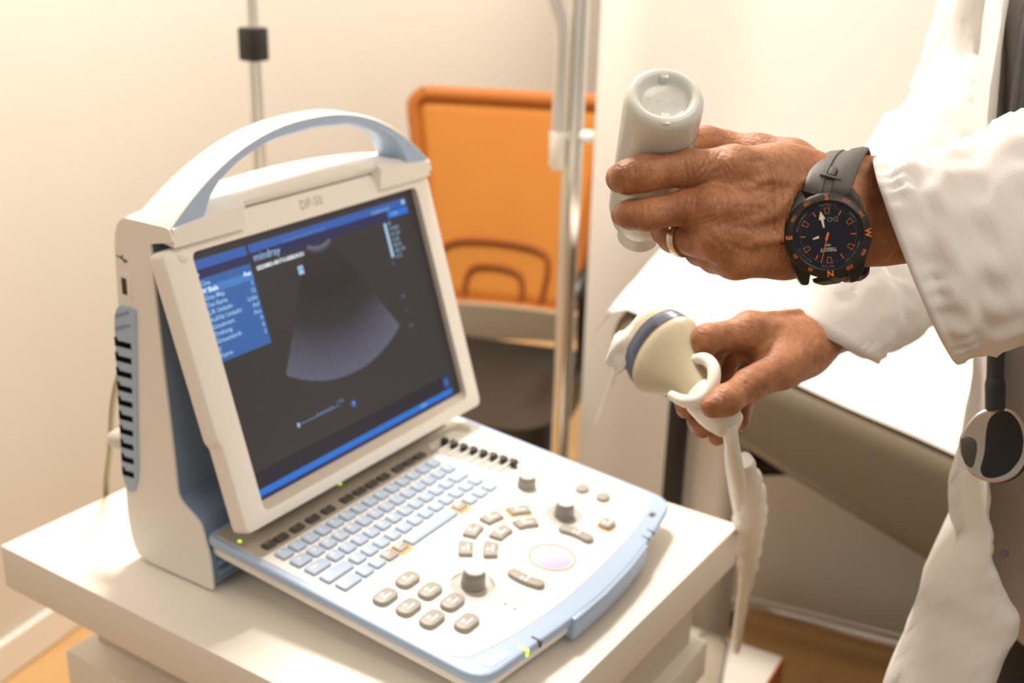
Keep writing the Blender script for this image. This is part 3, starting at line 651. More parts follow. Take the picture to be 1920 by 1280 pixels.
for i in range(8):                             # gain sliders
    t = i/7; x = 0.1095 + (0.1225-0.1095)*t; y = -0.0435 + (-0.1245+0.0435)*t
    q = DM @ Matrix.Translation((x, y, 0))
    g = G().add(moved(lathe([(0.0040, 0.0005), (0.0040, 0.003), (0.0046, 0.0075), (0.0030, 0.0090), (0, 0.0092)], 16), q), 0)
    finish('gain_slider', g, M['black'], deck)
    g = G().add(moved(box(-0.021, 0.018, -0.0006, 0.0006, 0.0004, 0.0010), q), 0); finish('slider_slot', g, M['dgrey'], deck)
    if i < 7:
        g = G().add(moved(prism(rounded([(-0.020, -0.0075), (0.016, -0.0075), (0.016, -0.0042), (-0.020, -0.0042)], 0.0015, 3), 0.0004, 0.0042, 0.0014, 2, both=False), q), 0)
        finish('slider_guide', g, M['panel'], deck)
for y, m_ in ((-0.2405, 'ledg'), (-0.2505, 'dgrey'), (-0.2605, 'dgrey')):
    finish('status_lamp', moved(lathe([(0.0012, 0.0003), (0.0012, 0.0008), (0, 0.0010)], 12), DM @ Matrix.Translation((-0.0848, y, 0))), M[m_], deck)
    finish('lamp_lettering', moved(poly([(0.004, -0.0002), (0.020, -0.0002), (0.020, 0.0002), (0.004, 0.0002)], 0.0007), DM @ Matrix.Translation((-0.0848, y, 0))), M['recess'], deck)
for x, y0, m_ in ((-0.1238, -0.2985, 'ledg'), (-0.1068, -0.3005, 'dgrey')):
    g = G().add(moved(box(x-0.0014, x+0.0014, y0-0.0012, y0+0.009, -0.0065, 0.0001, 0.0006), DM)); finish('edge_lamp', g, M[m_], deck)
finish('white_sticker', moved(prism(rounded([(-0.163, -0.2795), (-0.161, -0.2875), (-0.138, -0.2905), (-0.1375, -0.2815)], 0.003, 4), -0.0004, 0.0001), DM), M['legend'], deck)
finish('rim_socket', moved(box(0.1345, 0.1420, -0.2835, -0.2780, -0.0004, 0.0001), DM), M['dgrey'], deck)
for x, y in ((0.096, -0.2985), (0.110, -0.2965)): finish('rim_notch', moved(box(x-0.0007, x+0.0007, y-0.001, y+0.007, -0.004, 0.0001), DM), M['dgrey'], deck)
for x in (-0.168, 0.0): 
    finish('power_lamp', moved(lathe([(0.0018, 0.0006), (0.0018, 0.0014), (0, 0.0018)], 12), DM @ Matrix.Translation((-0.1655 if x < 0 else -0.028, -0.0150-(0.0 if x < 0 else 0.0), 0))), M['ledg'], deck)
for x in (-0.15, 0.15):
    for y in (0.03, 0.095): finish('rubber_foot', moved(lathe([(0.012, 0.0), (0.012, 0.0045), (0, 0.0045)], 16), Matrix.Translation((x, y, H+0.0002))), M['rubber'], um)
# power cord at the back
g = G(); g.add(tube([(-0.150, 0.112, H+0.215), (-0.150, 0.145, H+0.180), (-0.126, 0.195, H+0.122), (-0.110, 0.228, H+0.055), (-0.103, 0.250, H+0.003), (-0.103, 0.256, H-0.06), (-0.11, 0.26, H-0.25), (-0.14, 0.26, 0.25), (0.0, 0.30, 0.02), (0.3, 0.5, 0.005), (0.55, 0.9, 0.006)], 0.0030, 10, 8), 0)
pc = finish('power_cord', g, M['cable'], um)
g = G().add(tube([(-0.168, 0.118, H+0.118), (-0.171, 0.136, H+0.118), (-0.172, 0.142, H+0.118)], [0.010, 0.010, 0.006], 14), 0); finish('plug', g, M['plugw'], um)
# ------------------------------------------------------------------ furniture behind
# examination couch with a raised padded head section
A_ = np.array([0.664, 0.029, H+0.033]); Lc = np.array([0.082, -0.97, -0.235]); Lc /= np.linalg.norm(Lc)
Wc = np.array([0.525, 0.119, 0.011]); CWd = np.linalg.norm(Wc); Wc /= CWd; Nc = np.cross(Lc, Wc); Nc /= np.linalg.norm(Nc)
if Nc[2] < 0: Nc = -Nc
couch = thing('examination_couch', 'grey padded examination couch with white paper cover and raised head end', 'couch', (0.95, -0.4, 0))
def cpt(s, w_, n): return A_ + Lc*s + Wc*w_ + Nc*n
rings = []
for s in (-0.012, 0.0, 0.012, 0.05, 0.3, 0.6, 0.85):
    t = 0.092 + 0.083*min(1, max(0, s)/0.54); sh = 0.03 if s <= -0.012 else (0.012 if s <= 0 else (0.004 if s < 0.02 else 0))
    sec = rounded([(sh, -sh), (CWd-sh, -sh), (CWd-sh, -t+sh), (sh, -t+sh)], 0.035, 6)
    rings.append([cpt(s, a, b) for a, b in sec])
finish('head_cushion', loft(rings), M['vinyl'], couch, smooth=50)
end = cpt(0.86, 0, 0)
Lh = np.array([0.16, -0.987, 0]); zc = end[2] - 0.02
rings = []
for s in (0.0, 0.02, 1.1, 1.12):
    sh = 0.02 if s in (0.0, 1.12) else 0
    base = np.array([end[0], end[1], zc]) + Lh*s
    sec = rounded([(sh, -sh), (CWd-sh, -sh), (CWd-sh, -0.11+sh), (sh, -0.11+sh)], 0.03, 6)
    rings.append([base + Wc*a + np.array([0, 0, 1.0])*b for a, b in sec])
finish('seat_cushion', loft(rings), M['vinyl'], couch, smooth=50)
# paper sheet over the head section with a loose end
rows = []
for s in np.linspace(-0.075, 0.86, 26):
    row = []
    for k, w_ in enumerate(np.linspace(0.012, CWd-0.012, 15)):
        n = 0.0035 + 0.003*math.sin(s*31 + w_*17) * math.sin(w_*23)
        if s < 0: n -= (s/0.075)**2*0.06
        if w_ < 0.04: n -= 0.004
        row.append(cpt(max(s, -0.02 + (s+0.02)*0.35) if s < -0.02 else s, w_, n+0.0025))
    rows.append(row)
pp = finish('paper_cover', fan_grid(rows), M['paper'], couch, smooth=60)
sol = pp.modifiers.new('thickness', 'SOLIDIFY'); sol.thickness = 0.0012; sol.offset = 1
rows = []
for t in np.linspace(0, 1, 10):
    c = P3(1165 - 55*t**1.4, 640 + 165*t, 1.74); d_ = (0.045*(1-t)+0.008)
    rows.append([c + Wc*q*d_ + np.array([0, 0, 1])*0.3*q*d_*(1-t) for q in (-0.5, -0.2, 0.2, 0.5)])
tp = finish('paper_tail', fan_grid(rows), M['paper'], couch, smooth=60); sol = tp.modifiers.new('thickness', 'SOLIDIFY'); sol.thickness = 0.0012
# frame: white lifting column, dark strut, chrome base rails
def bar(a, b, r_, n=16): return tube([a, b], r_, n)
c0 = P3(1345, 860, 2.0)
base = cpt(0.20, 0.16, -0.13)
bx_, by_ = c0[0], c0[1]
g = G().add(prism(rrect(0.09, 0.09, 0.03, 5, bx_, by_), 0.03, base[2]-0.02, 0.004)); finish('column', g, M['frame'], couch)
g = G().add(box(bx_-0.075, bx_-0.045, by_+0.035, by_+0.065, 0.03, base[2]-0.02, 0.004)); finish('dark_upright', g, M['black'], couch)  # narrow black upright strip beside the column
g = G().add(tube([(bx_+0.05, by_-0.03, 0.46), (bx_+0.10, by_-0.10, 0.45), tuple(cpt(0.42, 0.2, -0.15))], [0.028, 0.016, 0.012], 10)); finish('tilt_strut', g, M['black'], couch)
rl = np.array([1.13, -0.03, 0.057]); dr = np.array([0.161, -0.987, 0])
for off in (0.0, -0.33):
    a = rl + np.array([off, off*0.16, 0]); b = a + dr*1.35; a = a - dr*0.08
    finish('base_rail', bar(tuple(a), tuple(b), 0.0215), M['chrome'], couch)
    for q in (a + (b-a)*0.04, b - (b-a)*0.04): finish('foot', moved(lathe([(0.0, 0.0005), (0.02, 0.0005), (0.022, 0.022), (0.016, 0.038), (0, 0.038)], 14), Matrix.Translation((q[0], q[1], 0))), M['rubber'], couch)
for t in (0.42, 1.2):
    a = rl + dr*t; finish('cross_rail', bar(tuple(a + np.array([-0.33, -0.053, 0])), tuple(a), 0.016), M['chrome'], couch)
finish('cross_rail', bar((bx_, by_-0.06, 0.045), (bx_, by_+0.1, 0.045), 0.016), M['chrome'], couch)

# orange mesh chair
def P3h(u, v, d): return P3(u, v, d)
chair = thing('visitor_chair', 'orange mesh back office chair with black seat beside the cream wall', 'chair', (1.72, 0.95, 0))
TLc, TRc = P3(783, 172, 2.84), P3(1132, 192, 2.72); BLc, BRc = P3(815, 560, 2.94), P3(1075, 585, 2.84)
TRc = TLc + (TRc-TLc)*1.06
def cq(a, b, off=0.0):                         # a across 0..1, b down 0..1, off toward the front
    top = TLc*(1-a)+TRc*a; bot = (BLc*1.0)*(1-a)+BRc*a
    n = np.cross(TRc-TLc, BLc-TLc); n /= np.linalg.norm(n)
    if n@F_ > 0: n = -n
    curve = 0.05*(2*a-1)**2 + 0.04*(b-0.4)**2*2
    return top*(1-b) + bot*b + n*(off + curve*0.5)
rows = [[cq(a, b) for a in np.linspace(0.01, 0.99, 15)] for b in np.linspace(0.01, 0.99, 13)]
bk = finish('backrest', fan_grid(rows), M['chair_o'], chair, smooth=60); sol = bk.modifiers.new('thickness', 'SOLIDIFY'); sol.thickness = 0.006
loop = [cq(a, 0, 0) for a in np.linspace(0.06, 0.94, 9)] + [cq(1, b) for b in np.linspace(0.05, 0.95, 8)] + [cq(a, 1) for a in np.linspace(0.94, 0.06, 9)] + [cq(0, b) for b in np.linspace(0.95, 0.05, 8)]
loop.append(loop[0]); 
finish('backrest_frame', tube(loop, 0.018, 10, 2, caps=False), M['chair_f'], chair, smooth=60)
for sx, top in ((0.36, 0.70), (0.20, 0.82)):   # two lumbar arches behind the mesh
    pts = [cq(0.45-sx, 1.0, -0.03), cq(0.45-sx, top+0.08, -0.03), cq(0.45-sx*0.75, top, -0.03), cq(0.45, top-0.015, -0.03), cq(0.45+sx*0.75, top+0.01, -0.03), cq(0.45+sx*0.95, top+0.09, -0.03), cq(0.45+sx*0.9, 1.0, -0.03)]
    finish('lumbar_arch', tube(pts, 0.013, 10, 5), M['chair_lumbar'], chair)
    pts = [p + (cq(0.5, 0.5, 0.04)-cq(0.5, 0.5, 0.0))*0.9 for p in pts]
    finish('lumbar_rib', tube(pts, 0.007, 10, 5), M['chair_lumbar'], chair)
e1, e2 = P3(795, 565, 2.86), P3(1080, 592, 2.74); e3, e4 = P3(800, 640, 2.92), P3(1075, 640, 2.80)
nrm = cq(0.5, 0.5, 0.05)-cq(0.5, 0.5, 0); nrm = nrm/np.linalg.norm(nrm)
rings = []
for t in np.linspace(0, 1, 9):
    a, b = e1*(1-t)+e2*t, e3*(1-t)+e4*t; cv = -nrm*0.04*(1-(2*t-1)**2)
    rings.append([a+cv+nrm*0.02, b+cv+nrm*0.02, b+cv-nrm*0.02, a+cv-nrm*0.02])
finish('lumbar_band', loft(rings), M['chair_w'], chair, smooth=50)
sc_ = (e3+e4)/2; rt = (e4-e3)/np.linalg.norm(e4-e3); fw = np.array([nrm[0], nrm[1], 0]); fw /= np.linalg.norm(fw); rt = np.array([-fw[1], fw[0], 0]);  rt = rt if rt@(e4-e3) > 0 else -rt
so = np.array([sc_[0], sc_[1], 0.34]) + fw*0.25
sec = rounded([(-0.24, -0.23), (0.24, -0.23), (0.25, 0.20), (0.2, 0.25), (-0.2, 0.25), (-0.25, 0.20)], 0.06, 4)
m4 = Matrix(((rt[0], fw[0], 0, so[0]), (rt[1], fw[1], 0, so[1]), (0, 0, 1, 0), (0, 0, 0, 1)))
finish('seat', moved(prism(sec, 0.285, 0.36, 0.03, 4), m4), M['seat'], chair)
ap0, ap1 = P3(1098, 525, 2.62), P3(1091, 745, 2.70)
for mir in (0, 1):
    M_ = (lambda p: p - rt*2*((p-so)@rt)) if mir else (lambda p: p)
    a0_, a1_ = M_(ap0), M_(ap1); a1_ = np.array([a0_[0], a0_[1], a1_[2]])
    finish('armrest', tube([a0_ + fw*0.13, a0_ + fw*0.05 + np.array([0, 0, 0.012]), a0_ - fw*0.12 + np.array([0, 0, 0.012])], [0.016, 0.022, 0.018], 12, 5, flat=0.7), M['black'], chair)
    finish('arm_post', tube([a0_, (a0_+a1_)/2 - fw*0.01, a1_, so + (a1_-so)*np.array([0.55, 0.55, 0]) + np.array([0, 0, -0.05])], [0.017, 0.017, 0.016, 0.012], 12, 5), M['black'], chair)
finish('gas_column', tube([(so[0], so[1], 0.10), (so[0], so[1], 0.285)], 0.028, 16), M['black'], chair)
for k in range(5):
    a = k*2*math.pi/5+0.3; q = np.array([math.cos(a), math.sin(a), 0])
    lg = finish('leg', tube([(so[0], so[1], 0.11), tuple(so*np.array([1, 1, 0])+q*0.27+np.array([0, 0, 0.075]))], [0.026, 0.016], 10), M['black'], chair)
    e_ = so*np.array([1, 1, 0])+q*0.27
    finish('caster', moved(lathe([(0, -0.012), (0.026, -0.012), (0.03, 0), (0.026, 0.012), (0, 0.012)], 16), frame((e_[0], e_[1], 0.031), (0, 0, 1), (-q[1], q[0], 0))), M['rubber'], lg)
# drip stand with black clamp between machine and wall
pc_ = P3(487, 320, 1.86); x, y = pc_[0], pc_[1]
st = thing('drip_stand', 'thin chrome drip stand with black clamp behind the ultrasound machine', 'drip stand', (x, y, 0))
zc_ = P3(473, 78, 1.81)[2]
finish('pole', tube([(x, y, 0.06), (x, y, zc_)], 0.0105, 20), M['chrome'], st)
finish('thin_pole', tube([(x, y, zc_), (x, y, 2.05)], 0.0085, 20), M['chrome'], st)
g = G().add(box(x-0.017, x+0.017, y-0.017, y+0.017, zc_-0.026, zc_+0.024, 0.004)); finish('height_clamp', g, M['black'], st)
for k in range(4):
    a = k*math.pi/2; hk = [(x, y, 2.03), (x+0.07*math.cos(a), y+0.07*math.sin(a), 2.05), (x+0.10*math.cos(a), y+0.10*math.sin(a), 2.09)]
    finish('hook', tube(hk, 0.004, 8, 4), M['chrome'], st)
for k in range(5):
    a = k*2*math.pi/5; finish('leg', tube([(x, y, 0.09), (x+0.2*math.cos(a), y+0.2*math.sin(a), 0.05)], [0.014, 0.009], 10), M['chrome'], st)
    finish('caster', moved(lathe([(0, -0.008), (0.02, -0.008), (0.023, 0), (0.02, 0.008), (0, 0.008)], 14), frame((x+0.2*math.cos(a), y+0.2*math.sin(a), 0.0235), (0, 0, 1), (-math.sin(a), math.cos(a), 0))), M['rubber'], st)
# thick chrome stand in front of the chair with a bent side tube
q0 = P3(1073, 300, 2.05); x, y = q0[0], q0[1]
s2 = thing('chrome_stand', 'thick chrome stand pole with parallel bent side tube in front of the orange chair', 'stand', (x, y, 0))
finish('pole', tube([(x, y, 0.02), (x, y, 2.2)], 0.0175, 24), M['chrome'], s2)
a0, a1 = P3(1043, 308, 2.03), P3(1050, 60, 2.0); a2 = P3(1036, 0, 1.98); ax, ay = a0[0], a0[1]
finish('hooked_tube', tube([(ax, ay, a0[2]), (ax, ay, a0[2]+0.05), (ax, ay, a1[2]), (ax-0.006, ay+0.010, a2[2]), (ax-0.03, ay+0.04, a2[2]+0.12)], 0.0115, 18, 4), M['chrome'], s2)
finish('tube_end_cap', tube([(ax, ay, a0[2]-0.010), (ax, ay, a0[2]), (ax, ay, a0[2]+0.055)], [0.008, 0.0135, 0.0135], 18), M['frame'], s2)
finish('tube_bracket', tube([(x, y, a0[2]+0.05), (ax, ay, a0[2]+0.05)], 0.008, 12), M['chrome'], s2); finish('tube_bracket', tube([(x, y, a2[2]+0.13), (ax-0.03, ay+0.04, a2[2]+0.12)], 0.008, 12), M['chrome'], s2)
kb = P3(1099, 256, 2.03); finish('clamp_knob', moved(lathe([(0, -0.012), (0.010, -0.012), (0.012, 0.0), (0.010, 0.012), (0, 0.012)], 18), frame(kb, (0, 0, 1), R_)), M['frame'], s2)
finish('knob_stem', tube([(x, y, kb[2]), tuple(kb)], 0.005, 10), M['chrome'], s2)
finish('base_disc', moved(lathe([(0.0, 0.0005), (0.12, 0.0005), (0.12, 0.012), (0.03, 0.03), (0.0, 0.03)], 40), Matrix.Translation((x, y, 0))), M['steel'], s2)
# low white unit with orange edging beside the cart
lu = thing('low_unit', 'low white laminate unit with orange brown front edging beside the cart', 'side unit', (0.58, -0.1, 0))
mL = Matrix.Translation((0.735, -0.250, 0)) @ Matrix.Rotation(0.04, 4, 'Z')
finish('top_board', moved(box(-0.37, 0, 0.0, 0.31, 0.232, 0.25, 0.001), mL), M['carttop'], lu)
finish('edging', moved(box(-0.37, 0, -0.003, 0.0002, 0.19, 0.2495, 0.0005), mL), M['edge'], lu)
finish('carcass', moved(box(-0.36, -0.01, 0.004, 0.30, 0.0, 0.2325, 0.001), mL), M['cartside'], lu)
# folded clear pouch on it
q = P3(1345, 1245, 1.83); 
pts = []
rows = []
for t in np.linspace(0, 1, 9):
    rows.append([tuple(mL @ Vector((-0.175 + 0.165*t, 0.075 + 0.035*t + 0.034*s_*(1-0.3*t), 0.2515 + 0.007*(1-s_*s_)*(0.6+0.4*math.sin(t*9))))) for s_ in np.linspace(-1, 1, 9)])
    
po = finish('pouch', fan_grid(rows), M['pouch'], None, smooth=60); sol = po.modifiers.new('thickness', 'SOLIDIFY'); sol.thickness = 0.0015; sol.offset = 1
rebase(po, tuple(mL @ Vector((-0.1, 0.09, 0.25)))); tag(po, 'narrow crumpled translucent pouch lying on the low white unit', 'pouch')
# ------------------------------------------------------------------ the person: flesh
D0 = P3
# left hand (the one with the watch): knuckle points along each finger
LW = [P3(1745, 398, 0.702), P3(1640, 397, 0.697), P3(1585, 399, 0.694)]
mc = {'i': P3(1375, 316, 0.664), 'm': P3(1338, 390, 0.658), 'r': P3(1340, 448, 0.661), 'p': P3(1378, 486, 0.672)}
Ff = tuple(F_)
lo = np.min([P3(1100, 560, 0.60), P3(1100, 200, 0.60), P3(1760, 560, 0.60), P3(1760, 200, 0.78), P3(1100, 200, 0.78), P3(1760, 560, 0.78), P3(1100, 560, 0.78)], axis=0)
hi = np.max([P3(1100, 560, 0.60), P3(1100, 200, 0.60), P3(1760, 560, 0.60), P3(1760, 200, 0.78), P3(1100, 200, 0.78), P3(1760, 560, 0.78), P3(1100, 560, 0.78)], axis=0)
fd = Field(lo, hi, 0.00125)
def xs(*a): return [P3(*q) for q in a]
arm = fd.chain(LW, [0.0305, 0.0300, 0.0295], 0.01, 0.66, Ff)
palm = fd.chain([P3(1590, 392, 0.692), P3(1480, 387, 0.679), P3(1400, 388, 0.672)], [0.029, 0.0335, 0.0310], 0.01, 0.40, Ff)
palm = smin(arm, palm, 0.012)
palm = smin(palm, fd.chain([P3(1440, 350, 0.675), P3(1545, 380, 0.688)], [0.0135, 0.0135]), 0.010)
palm = smin(palm, fd.chain([P3(1555, 362, 0.690), P3(1450, 324, 0.674), mc['i']], [0.011, 0.0135, 0.0128], 0.006), 0.010)
palm = smin(palm, fd.chain([P3(1575, 390, 0.684), P3(1450, 388, 0.668), mc['m']], [0.012, 0.0115, 0.0122], 0.006), 0.010)
palm = smin(palm, fd.chain([P3(1575, 430, 0.686), P3(1450, 440, 0.672), mc['r']], [0.012, 0.0115, 0.0118], 0.006), 0.010)
palm = smin(palm, fd.chain([P3(1575, 460, 0.690), P3(1470, 482, 0.680), mc['p']], [0.014, 0.0118, 0.0108], 0.006), 0.010)
palm = smin(palm, fd.chain([P3(1540, 338, 0.706), P3(1480, 312, 0.712), P3(1420, 296, 0.720)], [0.014, 0.0160, 0.0140], 0.006), 0.012)   # base of thumb
fi = fd.chain([mc['i'], P3(1290, 315, 0.658), P3(1208, 325, 0.6525), P3(1176, 332, 0.6555), P3(1164, 334, 0.674), P3(1172, 334, 0.690)], [0.0120, 0.0101, 0.0098, 0.0090, 0.0078, 0.0066], 0.004)
fm = fd.chain([mc['m'], P3(1285, 389, 0.6580), P3(1215, 402, 0.6550), P3(1182, 402, 0.6600), P3(1170, 401, 0.676), P3(1176, 400, 0.692)], [0.0120, 0.0094, 0.0088, 0.0078, 0.0066, 0.0060], 0.004)
fr_ = fd.chain([mc['r'], P3(1300, 446, 0.6690), P3(1264, 443, 0.682), P3(1248, 432, 0.702), P3(1238, 420, 0.720)], [0.0116, 0.0096, 0.0092, 0.0082, 0.0068], 0.004)
fp = fd.chain([mc['p'], P3(1340, 482, 0.684), P3(1312, 470, 0.700), P3(1290, 452, 0.720)], [0.0106, 0.0090, 0.0084, 0.0070], 0.004)
ft = fd.chain([P3(1420, 296, 0.720), P3(1352, 278, 0.724), P3(1322, 268, 0.720), P3(1306, 266, 0.715)], [0.0138, 0.0106, 0.0098, 0.0084], 0.005)
k0 = 0.0016
fing = smin(smin(fi, fm, k0), smin(fr_, fp, k0), k0)
body = smin(palm, fing, 0.006)
body = smin(body, ft, 0.006)
# knuckle creases on the index and middle finger, tendons and veins on the back of the hand
for a, b in (((1372, 306, 0.652), (1500, 345, 0.6665)), ((1338, 388, 0.6475), (1500, 388, 0.664)), ((1345, 446, 0.6505), (1500, 428, 0.6655))):
    body = smin(body, fd.cap(P3(*a), P3(*b), 0.0032, 0.0016), 0.006)
for p in ((1330, 386, 0.6500), (1336, 446, 0.6532), (1370, 316, 0.6570)):
    body = smin(body, fd.cap(P3(*p), P3(p[0]+10, p[1], p[2]+0.001), 0.0055, 0.0055), 0.008)
for pts in ([(1365, 352, .6545), (1400, 350, .6545), (1440, 336, .6565), (1475, 345, .6590), (1510, 338, .662)], [(1370, 418, .6545), (1415, 414, .6535), (1450, 402, .6550), (1475, 372, .6570), (1490, 350, .660)], [(1380, 462, .6580), (1420, 452, .6565), (1470, 446, .6590), (1500, 420, .6605)]):
    body = smin(body, fd.chain(xs(*pts), [0.0016, 0.0022, 0.0022, 0.0022, 0.0016], 0.002), 0.0035)
upv = U_
Vh, Qh = refine(*fd.mesh(body, 1))
def ln(*px): return [P3(u, v, 0.66) for u, v in px]
Z5 = lambda X, Y: (1130 + X*0.2343, 230 + Y*0.2343)
def z5(*p): return ln(*[Z5(*q) for q in p])
W_ = []
mm = 0.001
for p in ([(262, 325), (268, 390), (255, 455)], [(312, 320), (345, 390), (335, 470)], [(205, 330), (185, 430), (215, 530)], [(240, 300), (228, 390), (240, 500)], [(345, 340), (355, 420), (350, 490)], [(165, 420), (180, 490), (215, 545)]): W_.append((z5(*p), 0.42*mm, 0.75*mm))
for p in ([(345, 620), (330, 720), (345, 830)], [(378, 680), (362, 760), (385, 845)], [(300, 690), (285, 770), (305, 840)], [(232, 640), (225, 720), (250, 810)], [(405, 630), (400, 720), (420, 830)]): W_.append((z5(*p), 0.42*mm, 0.75*mm))
for p in ([(625, 300), (635, 400), (665, 490)], [(668, 290), (680, 390), (690, 450)], [(720, 280), (700, 400), (690, 480)], [(770, 270), (735, 390), (700, 500)], [(850, 230), (800, 330), (735, 440)], [(930, 240), (870, 330), (760, 470)]): W_.append((z5(*p), 0.38*mm, 0.8*mm))
for p in ([(640, 600), (620, 690), (600, 790)], [(690, 590), (672, 690), (660, 790)], [(730, 580), (705, 680), (715, 780)], [(900, 560), (935, 650), (910, 760)], [(860, 600), (885, 660), (870, 730)], [(690, 800), (790, 790), (880, 760)], [(720, 830), (830, 815), (920, 770)]): W_.append((z5(*p), 0.34*mm, 0.8*mm))
for p in ([(700, 500), (820, 430), (960, 390)], [(720, 540), (850, 470), (1000, 440)], [(690, 480), (790, 380), (900, 320)], [(1100, 340), (1230, 320), (1330, 300)], [(1110, 470), (1250, 520), (1390, 500)], [(1150, 540), (1280, 560), (1400, 555)], [(980, 690), (1120, 690), (1300, 700)], [(960, 860), (1080, 850), (1220, 900)], [(900, 960), (1050, 1010), (1200, 1040)], [(800, 900), (900, 990), (1010, 1080)]): W_.append((z5(*p), 0.30*mm, 1.3*mm))
for i in range(13):                              # bent-wrist wrinkles
    x = 1300 + i*23 + 6*math.sin(i*2.3); o_ = 30*math.sin(i*1.7)
    W_.append((z5((x-20, 230+o_), (x+14*math.sin(i), 430), (x+10, 640), (x+25*math.sin(i*1.3), 830), (x+18, 1010+o_)), (0.24 + 0.12*(i % 3))*mm, 0.75*mm))
random.seed(11)
for i in range(170):                             # fine cross lines all over the back of the hand and the fingers
    X, Y = random.uniform(150, 1560), random.uniform(250, 1180); a = random.gauss(1.57, 0.45); l_ = random.uniform(25, 75)
    dx, dy = math.cos(a)*l_, math.sin(a)*l_; W_.append((z5((X-dx, Y-dy), (X+random.uniform(-8, 8), Y), (X+dx, Y+dy)), random.uniform(0.08, 0.2)*mm, 0.6*mm))
Vh = wrinkle(Vh, Qh, W_, -F_)
Lv = ([tuple(p) for p in Vh.tolist()], [tuple(q) for q in Qh.tolist()])
del fd, palm, arm, fing, body
# right hand gripping the probe
Rpts = dict(w0=P3(1585, 600, 0.985), w1=P3(1535, 622, 0.950))
c_ = [P3(u, v, d) for u in (1240, 1620) for v in (540, 860) for d in (0.80, 1.02)]
fd = Field(np.min(c_, axis=0), np.max(c_, axis=0), 0.0017)
arm = fd.chain([P3(1620, 570, 1.01), P3(1552, 614, 0.960), P3(1520, 628, 0.945)], [0.030, 0.0275, 0.0270], 0.01, 0.75, tuple(U_))
palm = fd.chain([P3(1515, 632, 0.942), P3(1460, 645, 0.925)], [0.026, 0.030], 0.01, 0.62, tuple(U_*0.8 - F_*0.5))
palm = smin(arm, palm, 0.012)
MI, MM_, MR, MP = P3(1402, 622, 0.905), P3(1398, 628, 0.930), P3(1404, 645, 0.950), P3(1420, 672, 0.962)
for m_, s_ in ((MI, P3(1500, 622, 0.930)), (MM_, P3(1500, 628, 0.945)), (MR, P3(1505, 640, 0.955)), (MP, P3(1500, 660, 0.960))): palm = smin(palm, fd.cap(s_, m_, 0.0125, 0.0128), 0.010)
palm = smin(palm, fd.chain([P3(1510, 665, 0.930), P3(1462, 690, 0.900)], [0.019, 0.0165]), 0.014)
fi = fd.chain([MI, P3(1325, 633, 0.900), P3(1302, 690, 0.918), P3(1284, 745, 0.920), P3(1285, 766, 0.912)], [0.0122, 0.0108, 0.0095, 0.0085, 0.0075], 0.004)
fm = fd.chain([MM_, P3(1342, 640, 0.930), P3(1318, 720, 0.934), P3(1310, 788, 0.922), P3(1316, 804, 0.912)], [0.0122, 0.0110, 0.0096, 0.0086, 0.0076], 0.004)
fr_ = fd.chain([MR, P3(1362, 660, 0.950), P3(1345, 740, 0.946), P3(1342, 800, 0.930), P3(1344, 818, 0.918)], [0.0120, 0.0106, 0.0095, 0.0084, 0.0075], 0.004)
fp = fd.chain([MP, P3(1400, 700, 0.962), P3(1392, 755, 0.950), P3(1388, 790, 0.932)], [0.0108, 0.0095, 0.0086, 0.0076], 0.004)
ft = fd.chain([P3(1470, 685, 0.903), P3(1405, 722, 0.878), P3(1362, 750, 0.858), P3(1336, 762, 0.852)], [0.0160, 0.0118, 0.0108, 0.0088], 0.006)
fing = smin(smin(fi, fm, 0.0018), smin(fr_, fp, 0.0018), 0.0018)
body = smin(palm, fing, 0.006); body = smin(body, ft, 0.006)
for a, b in ((MI, P3(1500, 608, 0.928)), (MM_, P3(1505, 616, 0.940))):
    body = smin(body, fd.cap(a + U_*0.0118, b + U_*0.011, 0.003, 0.002), 0.006)
body = smin(body, fd.cap(MI + U_*0.005, MI + U_*0.005 + R_*0.004, 0.009, 0.009), 0.008)
for t in (0.0, 0.35, 0.7): 
    p = P3(1384, 736, 0.866); a = p + R_*(t*0.006) - F_*0.0035; body = -smin(-body, fd.cap(a - U_*0.006, a + U_*0.006, 0.0008, 0.0008), 0.0012)
Rv = fd.mesh(body, 1)
del fd, palm, arm, fing, body
# torso, neck, head, upper arms (under the clothes) as smooth rings
TC = P3(2195, 400, 0.985); TC = np.array([TC[0], TC[1]])
hz = np.array([F_[0], F_[1]]); hz /= np.linalg.norm(hz); rz = np.array([hz[1], -hz[0]])
fdv = -rz*0.91 - hz*0.41; fdv /= np.linalg.norm(fdv); rtv = np.array([fdv[1], -fdv[0]])         # facing; his own right
def ell(z, a, b, n=40, off=(0, 0), e=1.0):
    return [(TC[0] + fdv[0]*(a*math.cos(t)+off[0]) + rtv[0]*(b*math.sin(t)+off[1]), TC[1] + fdv[1]*(a*math.cos(t)+off[0]) + rtv[1]*(b*math.sin(t)+off[1]), z) for t in np.linspace(0, 2*math.pi, n, endpoint=False)]
def lean_(z): return -0.13*max(0.0, 1.28 - max(z, 0.62))
person = thing('person', 'person in white coat holding a pale bottle and an ultrasound probe beside the machine', 'person', (TC[0], TC[1], 0))
gb = G().add(Lv).add(Rv)
